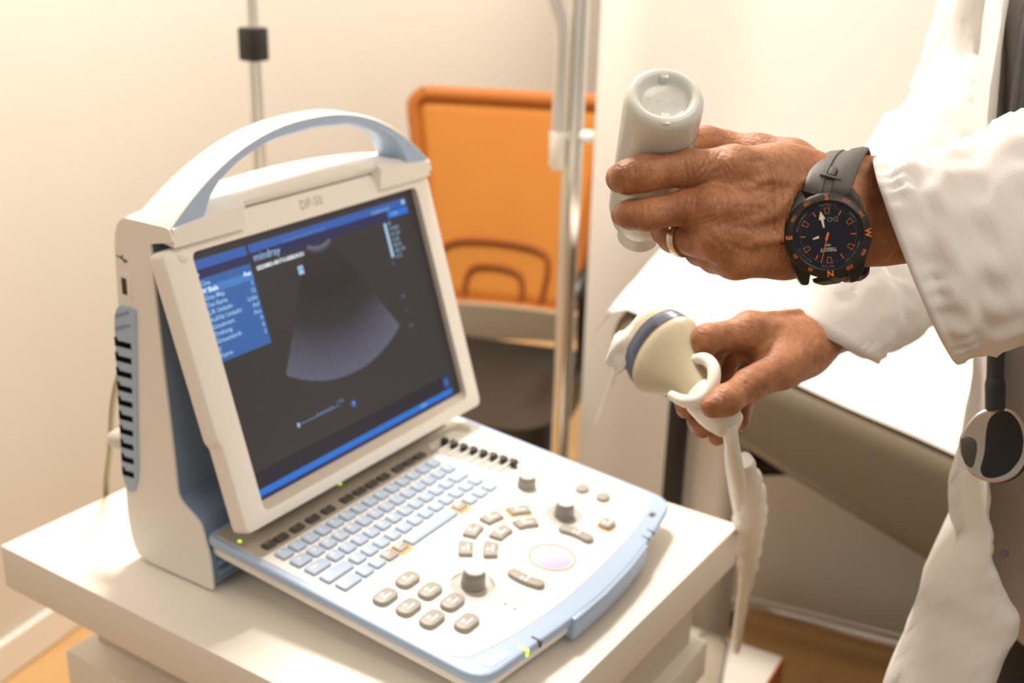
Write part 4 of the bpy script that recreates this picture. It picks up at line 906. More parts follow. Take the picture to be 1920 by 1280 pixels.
gb.add(loft([ell(z, a, b, 28, (o_+lean_(z), 0)) for z, a, b, o_ in ((0.86, 0.095, 0.140, 0), (1.00, 0.092, 0.135, 0), (1.20, 0.098, 0.145, 0), (1.36, 0.098, 0.155, 0), (1.45, 0.075, 0.13, 0), (1.49, 0.062, 0.09, 0.0), (1.52, 0.055, 0.058, 0.005), (1.58, 0.055, 0.056, 0.015), (1.60, 0.072, 0.060, 0.03), (1.63, 0.092, 0.070, 0.03), (1.68, 0.100, 0.076, 0.025), (1.74, 0.098, 0.078, 0.02), (1.79, 0.080, 0.065, 0.015), (1.815, 0.045, 0.038, 0.01), (1.82, 0.01, 0.01, 0.01))]))
def body_pt(z, f, r): return np.array([TC[0]+fdv[0]*f+rtv[0]*r, TC[1]+fdv[1]*f+rtv[1]*r, z])
shR, shL = body_pt(1.42, 0.0, 0.175), body_pt(1.42, 0.0, -0.175)
elR, elL = P3(1790, 320, 1.09), P3(2130, 440, 0.72)
gb.add(tube([body_pt(1.42, 0.0, -0.17), body_pt(1.36, 0.01, -0.185)*0.5 + P3(2215, 440, 0.775)*0.5, P3(2215, 430, 0.775), P3(2080, 430, 0.738), P3(1900, 415, 0.712), P3(1745, 398, 0.702)], [0.040, 0.038, 0.036, 0.036, 0.034, 0.030], 16, 5)); gb.add(tube([shR, P3(1860, 60, 1.12), elR, P3(1620, 570, 1.01)], [0.042, 0.042, 0.040, 0.029], 16, 6))
for s_ in (-1, 1):                              # nose, ears, eyes
    gb.add(tube([body_pt(1.70, 0.02, s_*0.078), body_pt(1.68, 0.015, s_*0.088), body_pt(1.655, 0.02, s_*0.078)], [0.012, 0.018, 0.010], 10, 3))
gb.add(tube([body_pt(1.705, 0.118, 0), body_pt(1.675, 0.138, 0), body_pt(1.668, 0.118, 0)], [0.008, 0.013, 0.010], 10, 3))
gb.add(tube([body_pt(1.638, 0.116, -0.022), body_pt(1.637, 0.124, 0), body_pt(1.638, 0.116, 0.022)], [0.003, 0.006, 0.003], 8, 3))
bd = finish('body', gb, M['skin'], person, smooth=180)
finish('hair', loft([ell(z, a, b, 24, (o_, 0)) for z, a, b, o_ in ((1.66, 0.060, 0.083, -0.045), (1.70, 0.078, 0.085, -0.025), (1.76, 0.100, 0.086, 0.0), (1.80, 0.088, 0.074, 0.008), (1.828, 0.055, 0.046, 0.008), (1.836, 0.01, 0.01, 0.008))]), M['hair'], person, smooth=180)
for s_ in (-1, 1): finish('eye', moved(lathe([(0.009*math.sin(t), 0.009*math.cos(t)) for t in np.linspace(0.01, math.pi-0.01, 9)], 14), Matrix.Translation(tuple(body_pt(1.705, 0.111, s_*0.032)))), M['dial'], person)
# nails that show
def nail(p, n, along, sx, sy):
    rows = []
    for a in np.linspace(-1, 1, 7): rows.append([tuple(Vector(p) + Vector(along)*sy*b + Vector(np.cross(n, along))*sx*a + Vector(n)*(-0.35*sx*a*a)) for b in (-1, -0.4, 0.4, 1)])
    return fan_grid(rows)
n_ = -F_*0.55 - R_*0.75 + U_*0.35; n_ /= np.linalg.norm(n_)
tn = -F_*0.85 + U_*0.3 - R_*0.3; tn /= np.linalg.norm(tn); ta = (P3(1336, 762, 0.852)-P3(1362, 750, 0.858)); ta /= np.linalg.norm(ta); ta = ta - tn*(ta@tn); ta /= np.linalg.norm(ta)
nl = finish('thumbnail', nail(P3(1344, 759, 0.854) + tn*0.0099, tn, ta, 0.0050, 0.0056), M['nail'], person); nl.modifiers.new('t', 'SOLIDIFY').thickness = 0.0004

# ------------------------------------------------------------------ clothes
def nz(x, y, s=1.0): return (math.sin(x*7.1+y*3.3)+math.sin(x*13.7-y*5.9+1.7)*0.6+math.sin(x*3.1+y*11.3+0.6)*0.5)*s/2.1
def sleeve(name, secs, thick=0.0016, n=44, per=6, fold=0.003, mtl='coat', crumple=1.0, pucker=0.0):
    # secs: (centre, a-vector, b-vector): ellipse sections
    C = catmull([s[0] for s in secs], per); A = catmull([s[1] for s in secs], per); B = catmull([s[2] for s in secs], per)
    rows = []
    for i, (c, a, b) in enumerate(zip(C, A, B)):
        row = []
        for t in np.linspace(0, 2*math.pi, n, endpoint=False):
            ct, st_ = math.cos(t), math.sin(t); e = 0.85
            p = c + a*math.copysign(abs(ct)**e, ct) + b*math.copysign(abs(st_)**e, st_)
            d = p - c; L_ = np.linalg.norm(d)+1e-9
            amp = fold*crumple*min(1, 0.25 + i/ (per*1.2)); p = p + d/L_*amp*(nz(i*0.16, t*1.4) + 0.6*nz(i*0.05+t*0.8, i*0.22 - t*0.5))
            if pucker: p = p + d/L_*pucker*math.exp(-((i-2.6)/1.1)**2)*math.sin(t*31+2*math.sin(t*7))
            if pucker and i in (2, 3): p = p - d/L_*0.0008
            row.append(p)
        rows.append(row)
    # hem: fold the cuff inside
    hem = [[np.array(p)*1.0 for p in rows[0]]]
    inn = [list(np.array(rows[3][j])*0.96 + np.array(C[3])*0.04) for j in range(n)]
    inn0 = [list(np.array(rows[0][j])*0.97 + np.array(C[0])*0.03) for j in range(n)]
    o = finish(name, loft([inn, inn0] + rows, True, False, False), M[mtl], person, smooth=180)
    return o
# left sleeve: hangs below the wrist, near side bulging toward the camera
def secL(u0, v0, u1, v1, d, half, lean): 
    t, b = P3(u0, v0, d), P3(u1, v1, d); return ((t+b)/2, (t-b)/2, -F_*half - R_*lean)
sl = sleeve('sleeve', [secL(1645, 298, 1796, 682, 0.692, 0.038, 0.0205), secL(1712, 284, 1866, 662, 0.694, 0.043, 0.019), secL(1790, 272, 1950, 644, 0.700, 0.048, 0.014), secL(1880, 222, 2040, 660, 0.715, 0.055, 0.008),
     secL(2010, 200, 2150, 690, 0.738, 0.058, 0), (P3(2240, 430, 0.778), U_*0.055 - R_*0.050, -F_*0.062), ((body_pt(1.40, 0.0, -0.19) + P3(2240, 430, 0.778))/2 + R_*0.01, U_*0.015 - R_*0.072, -F_*0.064), (body_pt(1.44, 0.0, -0.185), -R_*0.085, -F_*0.06 + U_*0.03)], fold=0.0030, n=170, pucker=0.0011)
# right sleeve
def sec2(c, rad, ax, flat=0.85):
    ax = ax/np.linalg.norm(ax); b = -F_ - ax*(-F_@ax); b /= np.linalg.norm(b); a = -np.cross(ax, b); return (np.array(c), a*rad, b*rad*flat)
p0, p1, p2, p3, p4 = P3(1553, 636, 0.945), P3(1625, 540, 0.985), P3(1785, 330, 1.08), P3(1855, 100, 1.12), body_pt(1.46, 0.0, 0.18)
cu = (P3(1465, 590, 0.955)-P3(1645, 682, 0.945))/2
sr = sleeve('sleeve', [((P3(1465, 590, 0.955)+P3(1645, 682, 0.945))/2, cu, -F_*0.036 - R_*0.010), sec2(P3(1590, 575, 0.965), 0.050, p1-p0), sec2(p1, 0.058, p2-p0), sec2(P3(1705, 420, 1.04), 0.066, p2-p1), sec2(P3(1765, 305, 1.085), 0.066, p3-p1), sec2(P3(1828, 205, 1.11), 0.057, p3-p2), sec2(p3, 0.058, p3-p2), (p4, np.append(rtv*0.03, 0.07), np.append(fdv*0.08, 0))], fold=0.0045)
# shirt over the torso
rows = []
for z in np.linspace(0.70, 1.47, 38):
    s_ = float(np.interp(z, [0.70, 0.93, 1.05, 1.2, 1.36, 1.44, 1.47], [0.125, 0.120, 0.116, 0.118, 0.120, 0.098, 0.07])); w_ = float(np.interp(z, [0.70, 0.93, 1.05, 1.2, 1.36, 1.44, 1.47], [0.165, 0.160, 0.168, 0.176, 0.195, 0.18, 0.07]))
    rows.append([tuple(np.array(p) + np.append(fdv, 0)*0.0035*nz(p[0]*9, z*9)) for p in ell(z, s_, w_, 56, (lean_(z), 0))])
sh = finish('shirt', loft(rows), M['shirt'], person, smooth=180)
for z in (1.02, 1.11, 1.20, 1.29, 1.38):
    finish('shirt_button', moved(lathe([(0, -0.001), (0.0055, -0.001), (0.0055, 0.0012), (0.0035, 0.0012), (0, 0.0006)], 14), frame(tuple(body_pt(z, float(np.interp(z, [0.93, 1.05, 1.2, 1.36], [0.122, 0.116, 0.118, 0.12]))+0.003+lean_(z), 0.0)), (0, 0, 1), np.append(fdv, 0))), M['legend'], sh)
# trousers
for s_ in (-1, 1):
    rows = []
    for z, r1, r2, dx in ((0.03, 0.075, 0.06, 0.09), (0.10, 0.07, 0.06, 0.09), (0.48, 0.075, 0.072, 0.09), (0.75, 0.098, 0.090, 0.085), (0.93, 0.118, 0.098, 0.075)):
        rows.append(ell(z, r1*0.9, r2*0.9, 24, (lean_(z)-0.02, s_*dx)))
    finish('trouser_leg', loft(rows), M['trouser'], person, smooth=180)
    finish('shoe', loft([ell(z, a, b, 24, (o_-0.09, s_*0.09)) for z, a, b, o_ in ((0.001, 0.125, 0.045, 0.05), (0.03, 0.13, 0.048, 0.05), (0.05, 0.11, 0.046, 0.04), (0.085, 0.06, 0.042, 0.0))]), M['black'], person, smooth=180)
# coat: right front panel, back, and the left panel beyond the frame
V_ = [-160, 0, 220, 470, 700, 820, 900, 960, 1010, 1045, 1100, 1160, 1220, 1290, 1380, 1480]
edge = [(1895, -160, .915), (1879, 0, .905), (1851, 220, .90), (1846, 470, .90), (1849, 700, .90), (1850, 820, .90), (1852, 900, .90), (1853, 960, .905), (1858, 1010, .905), (1866, 1060, .905), (1884, 1110, .905), (1908, 1150, .905), (1903, 1200, .91), (1862, 1285, .92), (1835, 1400, .93), (1820, 1500, .94)]
silh = [(1890, -160, .95), (1868, 0, .945), (1846, 220, .945), (1842, 470, .945), (1842, 700, .95), (1822, 820, .96), (1799, 900, .97), (1803, 960, .972), (1812, 1005, .972), (1772, 1045, .965), (1745, 1100, .955), (1728, 1160, .955), (1704, 1220, .955), (1676, 1290, .96), (1650, 1400, .97), (1630, 1500, .98)]
edge = [P3(*q) for q in edge]; silh = [P3(*q) for q in silh]
rows = []
for i in range(len(V_)):
    E0, S0 = edge[i], silh[i]; z = (E0[2]+S0[2])/2; k = 0.02 + 0.06*max(0, (1.1-z))
    ring = [E0, E0*0.62+S0*0.38 - F_*0.012*(0.4+min(1, np.linalg.norm(S0-E0)/0.05)), E0*0.25+S0*0.75 - F_*0.008, S0, S0 + F_*0.05 + R_*0.012]
    zz = z if z < 1.44 else 1.44
    w_ = float(np.interp(z, [0.6, 0.9, 1.2, 1.42, 1.5], [0.27, 0.22, 0.20, 0.195, 0.11])); a_ = float(np.interp(z, [0.6, 0.9, 1.2, 1.42, 1.5], [0.19, 0.155, 0.14, 0.12, 0.07]))
    for t in np.linspace(math.radians(105), math.radians(318), 22): ring.append(np.array(body_pt(S0[2], a_*math.cos(t)+lean_(S0[2]), w_*math.sin(t))))
    rows.append(ring)
NC = len(rows[0]); cols = [catmull([rows[i][j] for i in range(len(rows))], 4) for j in range(NC)]
R2_ = [catmull([cols[j][i] for j in range(NC)], 2) for i in range(len(cols[0]))]
R2_ = [[p + F_*0.004*nz(i*0.13+j*0.02, j*0.33) for j, p in enumerate(r)] for i, r in enumerate(R2_)]
ct_ = finish('coat', fan_grid(R2_), M['coat'], person, smooth=180); sol = ct_.modifiers.new('thickness', 'SOLIDIFY'); sol.thickness = 0.0022; sol.offset = 0
finish('coat_button', moved(lathe([(0, -0.001), (0.0034, -0.001), (0.0036, 0.0010), (0.002, 0.0012), (0, 0.0006)], 16), frame(P3(1883, 1036, 0.893), (0, 0, 1), -F_*0.4-R_*0.9)), M['dgrey'], person)
# ------------------------------------------------------------------ bottle
bb = P3(1247, 181, 0.645); be = P3(1196, 443, 0.757); ax_ = be - bb; BLn = np.linalg.norm(ax_); ax_ /= BLn
mb = frame(bb, R_ - U_*0.05, ax_)
bt = thing('gel_bottle', 'milky white plastic bottle held upside down with its ribbed base up', 'bottle', tuple(bb))
rb_ = 0.0222
prof = [(0.0, 0.0044), (0.0118, 0.0042), (0.0132, 0.0030), (0.0142, 0.0010), (0.0156, -0.0012), (0.0180, -0.0018), (0.0203, -0.0004), (0.0217, 0.0026), (rb_, 0.0065), (rb_, 0.012), (rb_*0.993, 0.020), (rb_*0.985, BLn*0.70), (rb_*0.97, BLn*0.76), (rb_*0.86, BLn*0.84), (rb_*0.66, BLn*0.895), (rb_*0.5, BLn*0.915), (0, BLn*0.915)]
finish('bottle_body', moved(lathe(prof, 64), mb), M['bottle'], bt, smooth=60)
finish('base_rib', moved(box(-0.0024, 0.0024, 0.0128, 0.0205, -0.0012, 0.0044, 0.0008), mb), M['label'], bt); finish('base_rib', moved(box(-0.0024, 0.0024, -0.0205, -0.0128, -0.0012, 0.0044, 0.0008), mb), M['label'], bt)
finish('cap', moved(lathe([(0, BLn*0.90), (rb_*0.62, BLn*0.90), (rb_*0.62, BLn*0.985), (rb_*0.54, BLn), (0, BLn)], 36), mb), M['cap'], bt)
lb = []
for z in (BLn*0.17, BLn*0.68): lb.append([mb @ Vector((rb_*1.004*math.cos(t), rb_*1.004*math.sin(t), z)) for t in np.linspace(-1.0, 1.6, 40)])
lo_ = finish('film_label', fan_grid(lb), M['label'], bt, smooth=60)
g = G(); mt = mb @ Matrix.Translation((0, 0, 0.0041)) @ Matrix.Rotation(math.pi, 4, 'X')
g.add(moved(text('E  +', 0.0052, 'RIGHT'), mt @ Matrix.Translation((-0.0012, 0.0003, 0)))); g.add(moved(text('| 02', 0.0050, 'LEFT'), mt @ Matrix.Translation((0.0012, 0.0003, 0))))
t3 = [(0.0075, 0.0022), (0.0105, 0.0), (0.0075, -0.0022)]
for i in range(3):
    a, b = Vector(t3[i]), Vector(t3[(i+1) % 3]); n = (b-a).normalized().orthogonal()*0.0002
    g.add(moved(([(a+n).to_3d(), (b+n).to_3d(), (b-n).to_3d(), (a-n).to_3d()], [(0, 1, 2, 3)]), mt))
finish('embossed_mark', g, M['cap'], bt, recalc=False)

# ------------------------------------------------------------------ wristwatch
wn = -F_ - R_*0.16 - U_*0.02; wn /= np.linalg.norm(wn)
wc = P3(1553, 441, 0.6500)
w12 = -U_ + R_*0.055; w12 = w12 - wn*(w12@wn); w12 /= np.linalg.norm(w12)
wx = np.cross(w12, wn)                        # wearer's 3 o'clock
MW = Matrix(((wx[0], w12[0], wn[0], wc[0]), (wx[1], w12[1], wn[1], wc[1]), (wx[2], w12[2], wn[2], wc[2]), (0, 0, 0, 1)))
wt = thing('wristwatch', 'black sports wristwatch with orange bezel letters on the left wrist', 'watch', tuple(wc))
RB = 0.0232
finish('case', moved(lathe([(0, -0.0125), (RB*0.86, -0.0125), (RB*0.98, -0.0095), (RB*1.0, -0.004), (RB*0.97, -0.0022), (0, -0.0022)], 64), MW), M['watchcase'], wt, smooth=35)
for sx in (-1, 1):
    for sy in (-1, 1):
        pts = rounded([(sx*0.0098, sy*0.0185), (sx*0.0205, sy*0.0120), (sx*0.0185, sy*0.0205), (sx*0.0150, sy*0.0262), (sx*0.0112, sy*0.0268)], 0.0015, 3)
        v, f = prism(pts, -0.0120, -0.0030, 0.001, 2); v = [(p[0], p[1], p[2] - max(0, (abs(p[1])-0.018))*0.45) for p in v]
        finish('lug', moved((v, f), MW), M['watchcase'], wt)
finish('bezel', moved(lathe([(0.0186, -0.0022), (0.0186, -0.0002), (0.0194, 0.0004), (0.0226, -0.0008), (0.0236, -0.0022), (0.0236, -0.0030), (0.0186, -0.0030)], 72), MW), M['watchcase'], wt, smooth=35)
finish('dial', moved(lathe([(0, -0.0006), (0.0187, -0.0006), (0.0187, -0.0016), (0, -0.0016)], 64), MW), M['dial'], wt)
g = G(); ZB = 0.0009
def radial(s, deg, r_, size, mi, z, flip=False, bold=0.0):
    a = math.radians(90-deg); rot = a - math.pi/2 + (math.pi if flip else 0)
    tl = z if z < 0.0003 else 0
    g.add(moved(text(s, size, 'CENTER', res=2, bold=bold), MW @ Matrix.Translation((r_*math.cos(a), r_*math.sin(a), z)) @ Matrix.Rotation(rot, 4, 'Z')), mi)
for deg, s in ((0, 'N'), (180, 'S'), (270, 'W'), (90, 'E')): radial(s, deg, 0.0210, 0.0046, 0, ZB, bold=0.02)
for deg, s in ((30, '30'), (60, '60'), (120, '120'), (150, '150'), (210, '210'), (240, '240'), (300, '300'), (330, '330')): radial(s, deg, 0.0210, 0.0027, 0, ZB, flip=deg in (120, 150, 210, 240))
def arc_text(s, deg, r_, size, mi, flip=False):
    step = size*0.78/r_*180/math.pi
    for i, c in enumerate(s):
        d = deg + (i-(len(s)-1)/2)*step*(-1 if flip else 1); radial(c, d, r_, size, mi, -0.0004, flip)
for s, d, fl in (('METEO', 3, False), ('ACTIVITY', 52, False), ('CONNECTED', 120, True), ('T-TOUCH', 183, True), ('TIMER', 236, True), ('NAVIGATION', 308, False)): arc_text(s, d, 0.0170, 0.0017, 2, fl)
for h in range(12):
    a = math.radians(90-h*30); q = MW @ Matrix.Translation((0.0136*math.cos(a), 0.0136*math.sin(a), -0.0004)) @ Matrix.Rotation(a-math.pi/2, 4, 'Z')
    if h in (0, 2, 4, 6, 8, 10):
        o4 = [(-0.0010, -0.0016), (0.0010, -0.0016), (0.0015, 0.0016), (-0.0015, 0.0016)]; i4 = [(p[0]*0.84, p[1]*0.89) for p in o4]
        for k in range(4): g.add(moved(([(*o4[k], 0), (*o4[(k+1) % 4], 0), (*i4[(k+1) % 4], 0), (*i4[k], 0)], [(0, 1, 2, 3)]), q), 0)
    else: g.add(moved(poly([(-0.0002, -0.0014), (0.0002, -0.0014), (0.0002, 0.0016), (-0.0002, 0.0016)]), q), 0)
for h in range(60):
    if h % 5: 
        a = math.radians(h*6); g.add(moved(poly([(-0.00009, -0.0003), (0.00009, -0.0003), (0.00009, 0.0003), (-0.00009, 0.0003)]), MW @ Matrix.Translation((0.0150*math.cos(a), 0.0150*math.sin(a), -0.0004)) @ Matrix.Rotation(a-math.pi/2, 4, 'Z')), 2)
g.add(moved(text('TISSOT', 0.0028, 'CENTER'), MW @ Matrix.Translation((0.0003, 0.0077, -0.0004))), 1); g.add(moved(text('1853', 0.0016, 'CENTER'), MW @ Matrix.Translation((0.0003, 0.0053, -0.0004))), 1)
g.add(moved(text('DO', 0.0038, 'CENTER'), MW @ Matrix.Translation((-0.0028, -0.0088, -0.0004))), 2)
finish('dial_lettering', g, [M['dial_o'], M['dial_w'], M['dial_g']], wt, smooth=0, recalc=False)
def w2(px, py): # image offset (px) from the dial centre to dial xy
    d = R_*px*0.665/FPX - U_*py*0.665/FPX; return (d@wx, d@w12)
def hand(name, a, b, wd0, wd1, z, mt, tip=False):
    a, b = Vector(a), Vector(b); n = (b-a).normalized().orthogonal()
    pts = [a+n*wd0, b+n*wd1, b-n*wd1, a-n*wd0]
    if tip: d = (b-a).normalized(); pts = [a+n*wd0, b-d*0.0046+n*wd1, b-d*0.0046+n*wd1*2.6, b, b-d*0.0046-n*wd1*2.6, b-d*0.0046-n*wd1, a-n*wd0]
    return finish(name, moved(prism([tuple(p) for p in pts], z, z+0.00025), MW), mt, wt)
hand('minute_hand', w2(-8, -14), w2(-14.5, -44), 0.0004, 0.0007, 0.0002, M['dial_w'], True)
hand('hour_hand', w2(-17, 3), w2(-28, 7), 0.0007, 0.0003, 0.0000, M['dial_w'])
hand('second_hand', w2(0, -6), w2(-13, 51), 0.00022, 0.00012, 0.0004, M['dial_o'])
hand('hand_stem', w2(-0.5, -4), w2(-4, 9), 0.0006, 0.0006, 0.0005, M['dial_o'])
finish('crown', moved(lathe([(0, -0.0015), (0.0032, -0.0015), (0.0034, 0.0), (0.0032, 0.0018), (0, 0.0018)], 18), MW @ Matrix.Translation((0.0247, 0, -0.0065)) @ Matrix.Rotation(math.pi/2, 4, 'Y')), M['watchcase'], wt)
# strap loop round the wrist
sp = [(1544, 372, .6570, .0118), (1551, 352, .6575, .0124), (1560, 330, .6620, .0126), (1572, 307, .6710, .0124), (1583, 293, .6830, .0118), (1594, 290, .6960, .0110), (1602, 312, .7105, .0105), (1604, 350, .7195, .0105), (1604, 398, .7215, .0105), (1602, 448, .7190, .0105), (1597, 500, .7090, .0105), (1588, 516, .6940, .0110), (1577, 521, .6820, .0114), (1569, 519, .6700, .0118), (1562, 514, .6620, .0118)]
pp_ = catmull([P3(*q[:3]) for q in sp], 5); ww = np.interp(np.linspace(0, 1, len(pp_)), np.linspace(0, 1, len(sp)), [q[3] for q in sp]); ctr = P3(1590, 402, 0.690)
rows = []
for i, p in enumerate(pp_):
    t = pp_[min(i+1, len(pp_)-1)] - pp_[max(i-1, 0)]; t /= np.linalg.norm(t)
    side_ = R_*0.97 + U_*0.12 - F_*0.05; side_ = side_ - t*(side_@t); side_ /= np.linalg.norm(side_)
    nn = np.cross(t, side_); nn = nn if nn@(p-ctr) > 0 else -nn
    hw, th = ww[i], 0.0030
    rows.append([p + side_*x_ + nn*y_ for x_, y_ in ((-hw, 0), (-hw, th*0.6), (-hw*0.80, th), (-hw*0.22, th), (-hw*0.16, th*0.7), (hw*0.16, th*0.7), (hw*0.22, th), (hw*0.80, th), (hw, th*0.6), (hw, 0), (hw*0.5, -0.0004), (-hw*0.5, -0.0004))])
st_ = finish('strap', loft(rows), M['strap'], wt, smooth=40)
def strap_bar(i0, w_, l_):
    p = pp_[i0]; t = pp_[i0+1]-pp_[i0-1]; t /= np.linalg.norm(t); s_ = R_*0.97+U_*0.12; s_ = s_ - t*(s_@t); s_ /= np.linalg.norm(s_); n = np.cross(t, s_); n = n if n@(p-ctr) > 0 else -n
    return moved(box(-w_, w_, -l_, l_, 0.0020, 0.0040, 0.0005), Matrix(((s_[0], t[0], n[0], p[0]), (s_[1], t[1], n[1], p[1]), (s_[2], t[2], n[2], p[2]), (0, 0, 0, 1))))
finish('strap_rib', strap_bar(8, 0.0060, 0.0010), M['strap'], wt); finish('strap_rib', strap_bar(10, 0.0020, 0.0034), M['strap'], wt)
bk_ = finish('buckle', tube([P3(1596, 515, .667), P3(1611, 508, .668), P3(1620, 490, .672), P3(1625, 478, .680)], [0.0008, 0.0028, 0.0026, 0.0008], 10, 4, flat=0.35, up=tuple(R_)), M['steel'], wt)

# ------------------------------------------------------------------ finger ring
ra = P3(1262, 441, 0.684) - P3(1330, 449, 0.662); ra /= np.linalg.norm(ra); rc_ = P3(1281, 445.5, 0.6755)
rg = finish('finger_ring', moved(lathe([(0.0098, -0.0026), (0.0112, -0.0024), (0.0116, -0.0008), (0.0116, 0.0008), (0.0112, 0.0024), (0.0098, 0.0026), (0.0096, 0.0), (0.0098, -0.0026)], 40), frame(rc_, U_, ra)), M['gold'], None, smooth=50)
rebase(rg, tuple(rc_)); tag(rg, 'plain pale gold ring on the ring finger below the bottle', 'ring')

# ------------------------------------------------------------------ ultrasound probe with its cable
O_ = P3(1245, 664, 0.925); Tl = P3(1372, 800, 0.866); pa = Tl - O_; PL = np.linalg.norm(pa); pa /= PL
pb_ = R_*0.24 + U_*0.85; pb_ = pb_ - pa*(pb_@pa); pb_ /= np.linalg.norm(pb_)
pt_ = np.cross(pa, pb_)
MPb = Matrix(((pa[0], pb_[0], pt_[0], O_[0]), (pa[1], pb_[1], pt_[1], O_[1]), (pa[2], pb_[2], pt_[2], O_[2]), (0, 0, 0, 1)))
pr = thing('ultrasound_probe', 'beige convex ultrasound probe with grey lens held in the right hand', 'probe', tuple(O_))
def head_ring(x, hw, ht, n=40, e=0.8): return [(x, hw*math.copysign(abs(math.cos(t))**e, math.cos(t)), ht*math.copysign(abs(math.sin(t))**e, math.sin(t))) for t in np.linspace(0, 2*math.pi, n, endpoint=False)]
hb = 162*0.925/FPX/2/math.hypot(pb_@R_, pb_@U_)
def bend(pts, k): return [(x - k*(1-(y/hb)**2)*0.016, y, z) for x, y, z in pts]
rings = [bend(head_ring(-0.0020, hb*0.97, 0.0128), 0.6), bend(head_ring(0.0, hb*1.0, 0.0140), 0.5), bend(head_ring(0.003, hb*1.0, 0.0142), 0.4), bend(head_ring(0.007, hb*0.965, 0.0134), 0.2), head_ring(0.016, hb*0.78, 0.0122), head_ring(0.027, hb*0.56, 0.0118), head_ring(0.038, hb*0.42, 0.0116), head_ring(0.050, 0.0130, 0.0115, e=0.9), head_ring(0.060, 0.0120, 0.0112, e=0.9)]
finish('probe_head', moved(loft(rings), MPb), M['probe'], pr, smooth=60)
rr = [bend(head_ring(-0.0300, hb*0.40, 0.0040), 0.2), bend(head_ring(-0.0260, hb*0.62, 0.0085), 0.5), bend(head_ring(-0.0200, hb*0.80, 0.0110), 0.7), bend(head_ring(-0.0100, hb*0.92, 0.0122), 0.7), bend(head_ring(-0.0015, hb*0.965, 0.0128), 0.6)]
finish('lens_rim', moved(loft(rr), MPb), M['probe'], pr, smooth=60)
rr = [bend(head_ring(-0.0150, hb*0.865, 0.0118), 0.7), bend(head_ring(-0.0148, hb*0.885, 0.0124), 0.7), bend(head_ring(-0.0100, hb*0.935, 0.0129), 0.7), bend(head_ring(-0.0040, hb*0.965, 0.0132), 0.62), bend(head_ring(-0.0036, hb*0.95, 0.0126), 0.62)]
finish('grey_band', moved(loft(rr), MPb), M['lens'], pr, smooth=60)
rings = [head_ring(0.050, 0.0145, 0.0130, e=0.9), head_ring(0.054, 0.0160, 0.0145, e=0.9), head_ring(0.068, 0.0160, 0.0145, e=0.9), head_ring(PL*0.85, 0.0150, 0.0138, e=0.9), head_ring(PL*0.97, 0.0120, 0.0120, e=1), head_ring(PL*1.0, 0.009, 0.009, e=1)]
finish('handle', moved(loft(rings), MPb), M['probew'], pr, smooth=60)
# crumpled film cover at the tip of the lens
rows = []
for i, t in enumerate(np.linspace(0, 1, 9)):
    c = P3(1208, 634, 0.948)*(1-t) + P3(1143, 656, 0.952)*t; r1 = 0.022*(1-t)+0.011; row = []
    for a in np.linspace(0, 2*math.pi, 26, endpoint=False):
        k = 1 + 0.20*math.sin(a*3+t*7) + 0.10*math.sin(a*5-t*6); row.append(c + (U_*0.9+R_*0.3)*r1*math.cos(a)*k + (F_*0.9)*r1*0.6*math.sin(a)*k)
    rows.append(row)
finish('film_cover', loft(rows), M['crumple'], pr, smooth=50)
# cable: a loop round the neck, then hanging down beside the cart
finish('cable_loop', tube([P3(1290, 694, 0.915), P3(1303, 676, 0.900), P3(1322, 673, 0.888), P3(1338, 690, 0.876), P3(1336, 722, 0.868), P3(1318, 748, 0.868), P3(1285, 752, 0.878), P3(1258, 740, 0.892)], [0.004, 0.0046, 0.005, 0.005, 0.005, 0.0056, 0.005, 0.0035], 12, 6), M['probew'], pr)
cp = [Tl - pa*0.004, P3(1372, 832, 0.875), P3(1376, 868, 0.92), P3(1384, 915, 1.04), P3(1390, 955, 1.17), P3(1398, 1000, 1.28), P3(1396, 1090, 1.34), P3(1384, 1180, 1.42), P3(1380, 1218, 1.50)]
finish('cable', tube(cp, [0.0062, 0.0055, 0.0070, 0.0085, 0.0085, 0.0065, 0.0060, 0.0065, 0.0055], 14, 8), M['probew'], pr)
pth = catmull([P3(1396, 862, 0.97), P3(1408, 930, 1.10), P3(1404, 990, 1.24), P3(1402, 1060, 1.32), P3(1392, 1150, 1.40)], 8)
rad = [0.005 + 0.010*math.sin(math.pi*min(1, i/(len(pth)-1)*1.05+0.04))**0.8*(1+0.25*math.sin(i*1.9)) for i in range(len(pth))]
v, f = tube(pth, rad, 20); v = [np.array(p) for p in v]
finish('cable_wrap', (v, f), M['crumple'], pr, smooth=60)

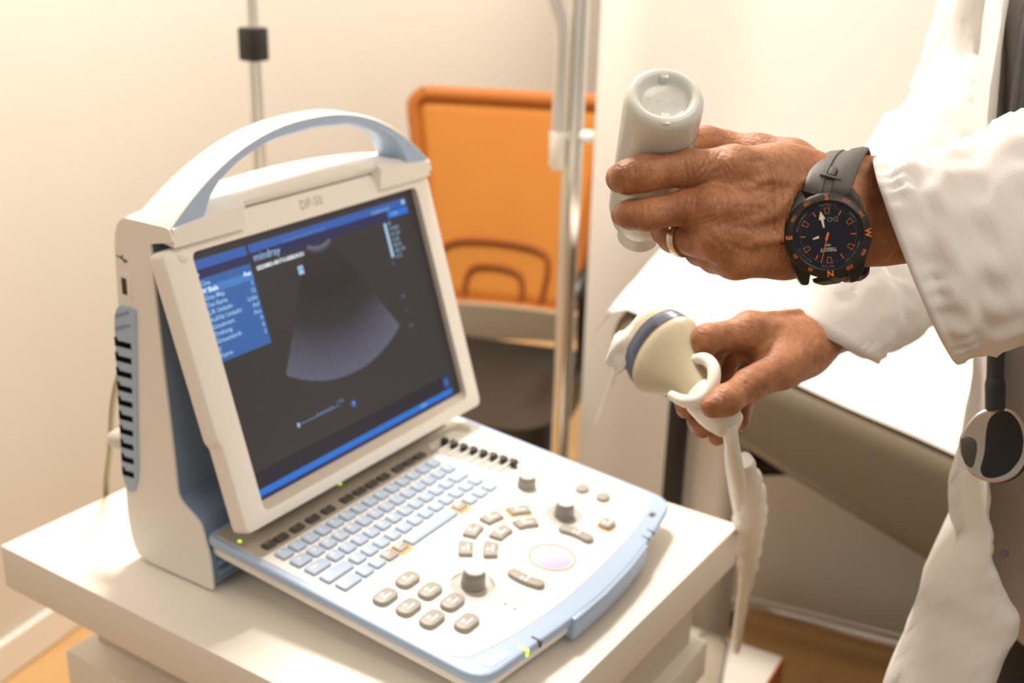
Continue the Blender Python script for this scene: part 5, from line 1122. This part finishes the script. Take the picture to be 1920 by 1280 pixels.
# ------------------------------------------------------------------ stethoscope
sc0 = P3(1862, 838, 0.872)
sg = thing('stethoscope', 'black tube stethoscope with polished two-sided chest piece hanging over the white coat', 'stethoscope', tuple(sc0))
tp_ = [P3(2060, -260, 0.95), P3(1985, -120, 0.915), P3(1938, 0, 0.895), P3(1917, 140, 0.885), P3(1905, 260, 0.880), P3(1890, 440, 0.878), P3(1872, 600, 0.876), P3(1866, 700, 0.875), P3(1866, 766, 0.874)]
finish('tube', tube(tp_, [0.0065]*5 + [0.0062, 0.0062, 0.0062, 0.0068], 16, 8), M['rubber'], sg)
finish('tube_sleeve', tube([P3(1866, 706, 0.875), P3(1866, 722, 0.875), P3(1866, 768, 0.874)], [0.0062, 0.0074, 0.0072], 16, 3), M['rubber'], sg)
finish('tube', tube([P3(2060, -260, 0.95), body_pt(1.54, -0.02, 0.10), body_pt(1.55, -0.085, 0.0), body_pt(1.53, -0.02, -0.10), body_pt(1.40, 0.15, -0.10), body_pt(1.30, 0.17, -0.06)], 0.0062, 14, 8), M['rubber'], sg)
cn = -F_*0.93 - R_*0.32 + U_*0.12; cn /= np.linalg.norm(cn); MS = frame(sc0, R_, cn)
pz = 0.872/FPX
def px(pts): return [((u-1862)*pz, -(v-838)*pz) for u, v in pts]
tear = rounded(px([(1842, 768), (1884, 762), (1912, 778), (1926, 815), (1924, 855), (1900, 893), (1868, 906), (1838, 900), (1815, 884), (1803, 852), (1802, 822), (1818, 792)]), 0.008, 5)
finish('chest_piece', moved(prism(tear, -0.006, 0.004, 0.0022, 3), MS), M['steel'], sg, smooth=50)
i1 = rounded(px([(1870, 772), (1892, 770), (1908, 790), (1916, 820), (1910, 858), (1886, 888), (1858, 897), (1842, 894), (1836, 880), (1846, 850), (1850, 810), (1856, 786)]), 0.006, 5)
finish('diaphragm', moved(prism(i1, 0.0030, 0.0046, 0.0006, 2), MS), M['black'], sg)
i2 = rounded(px([(1806, 820), (1820, 817), (1833, 824), (1834, 842), (1828, 868), (1823, 878), (1812, 872), (1804, 850)]), 0.004, 4)
finish('bell', moved(prism(i2, 0.0030, 0.0046, 0.0006, 2), MS), M['dgrey'], sg)
back = [(p[0]*0.97+0.003, p[1]*0.97-0.001) for p in tear]
finish('rim_gasket', moved(prism(back, -0.0100, -0.0055, 0.001, 2), MS), M['black'], sg)
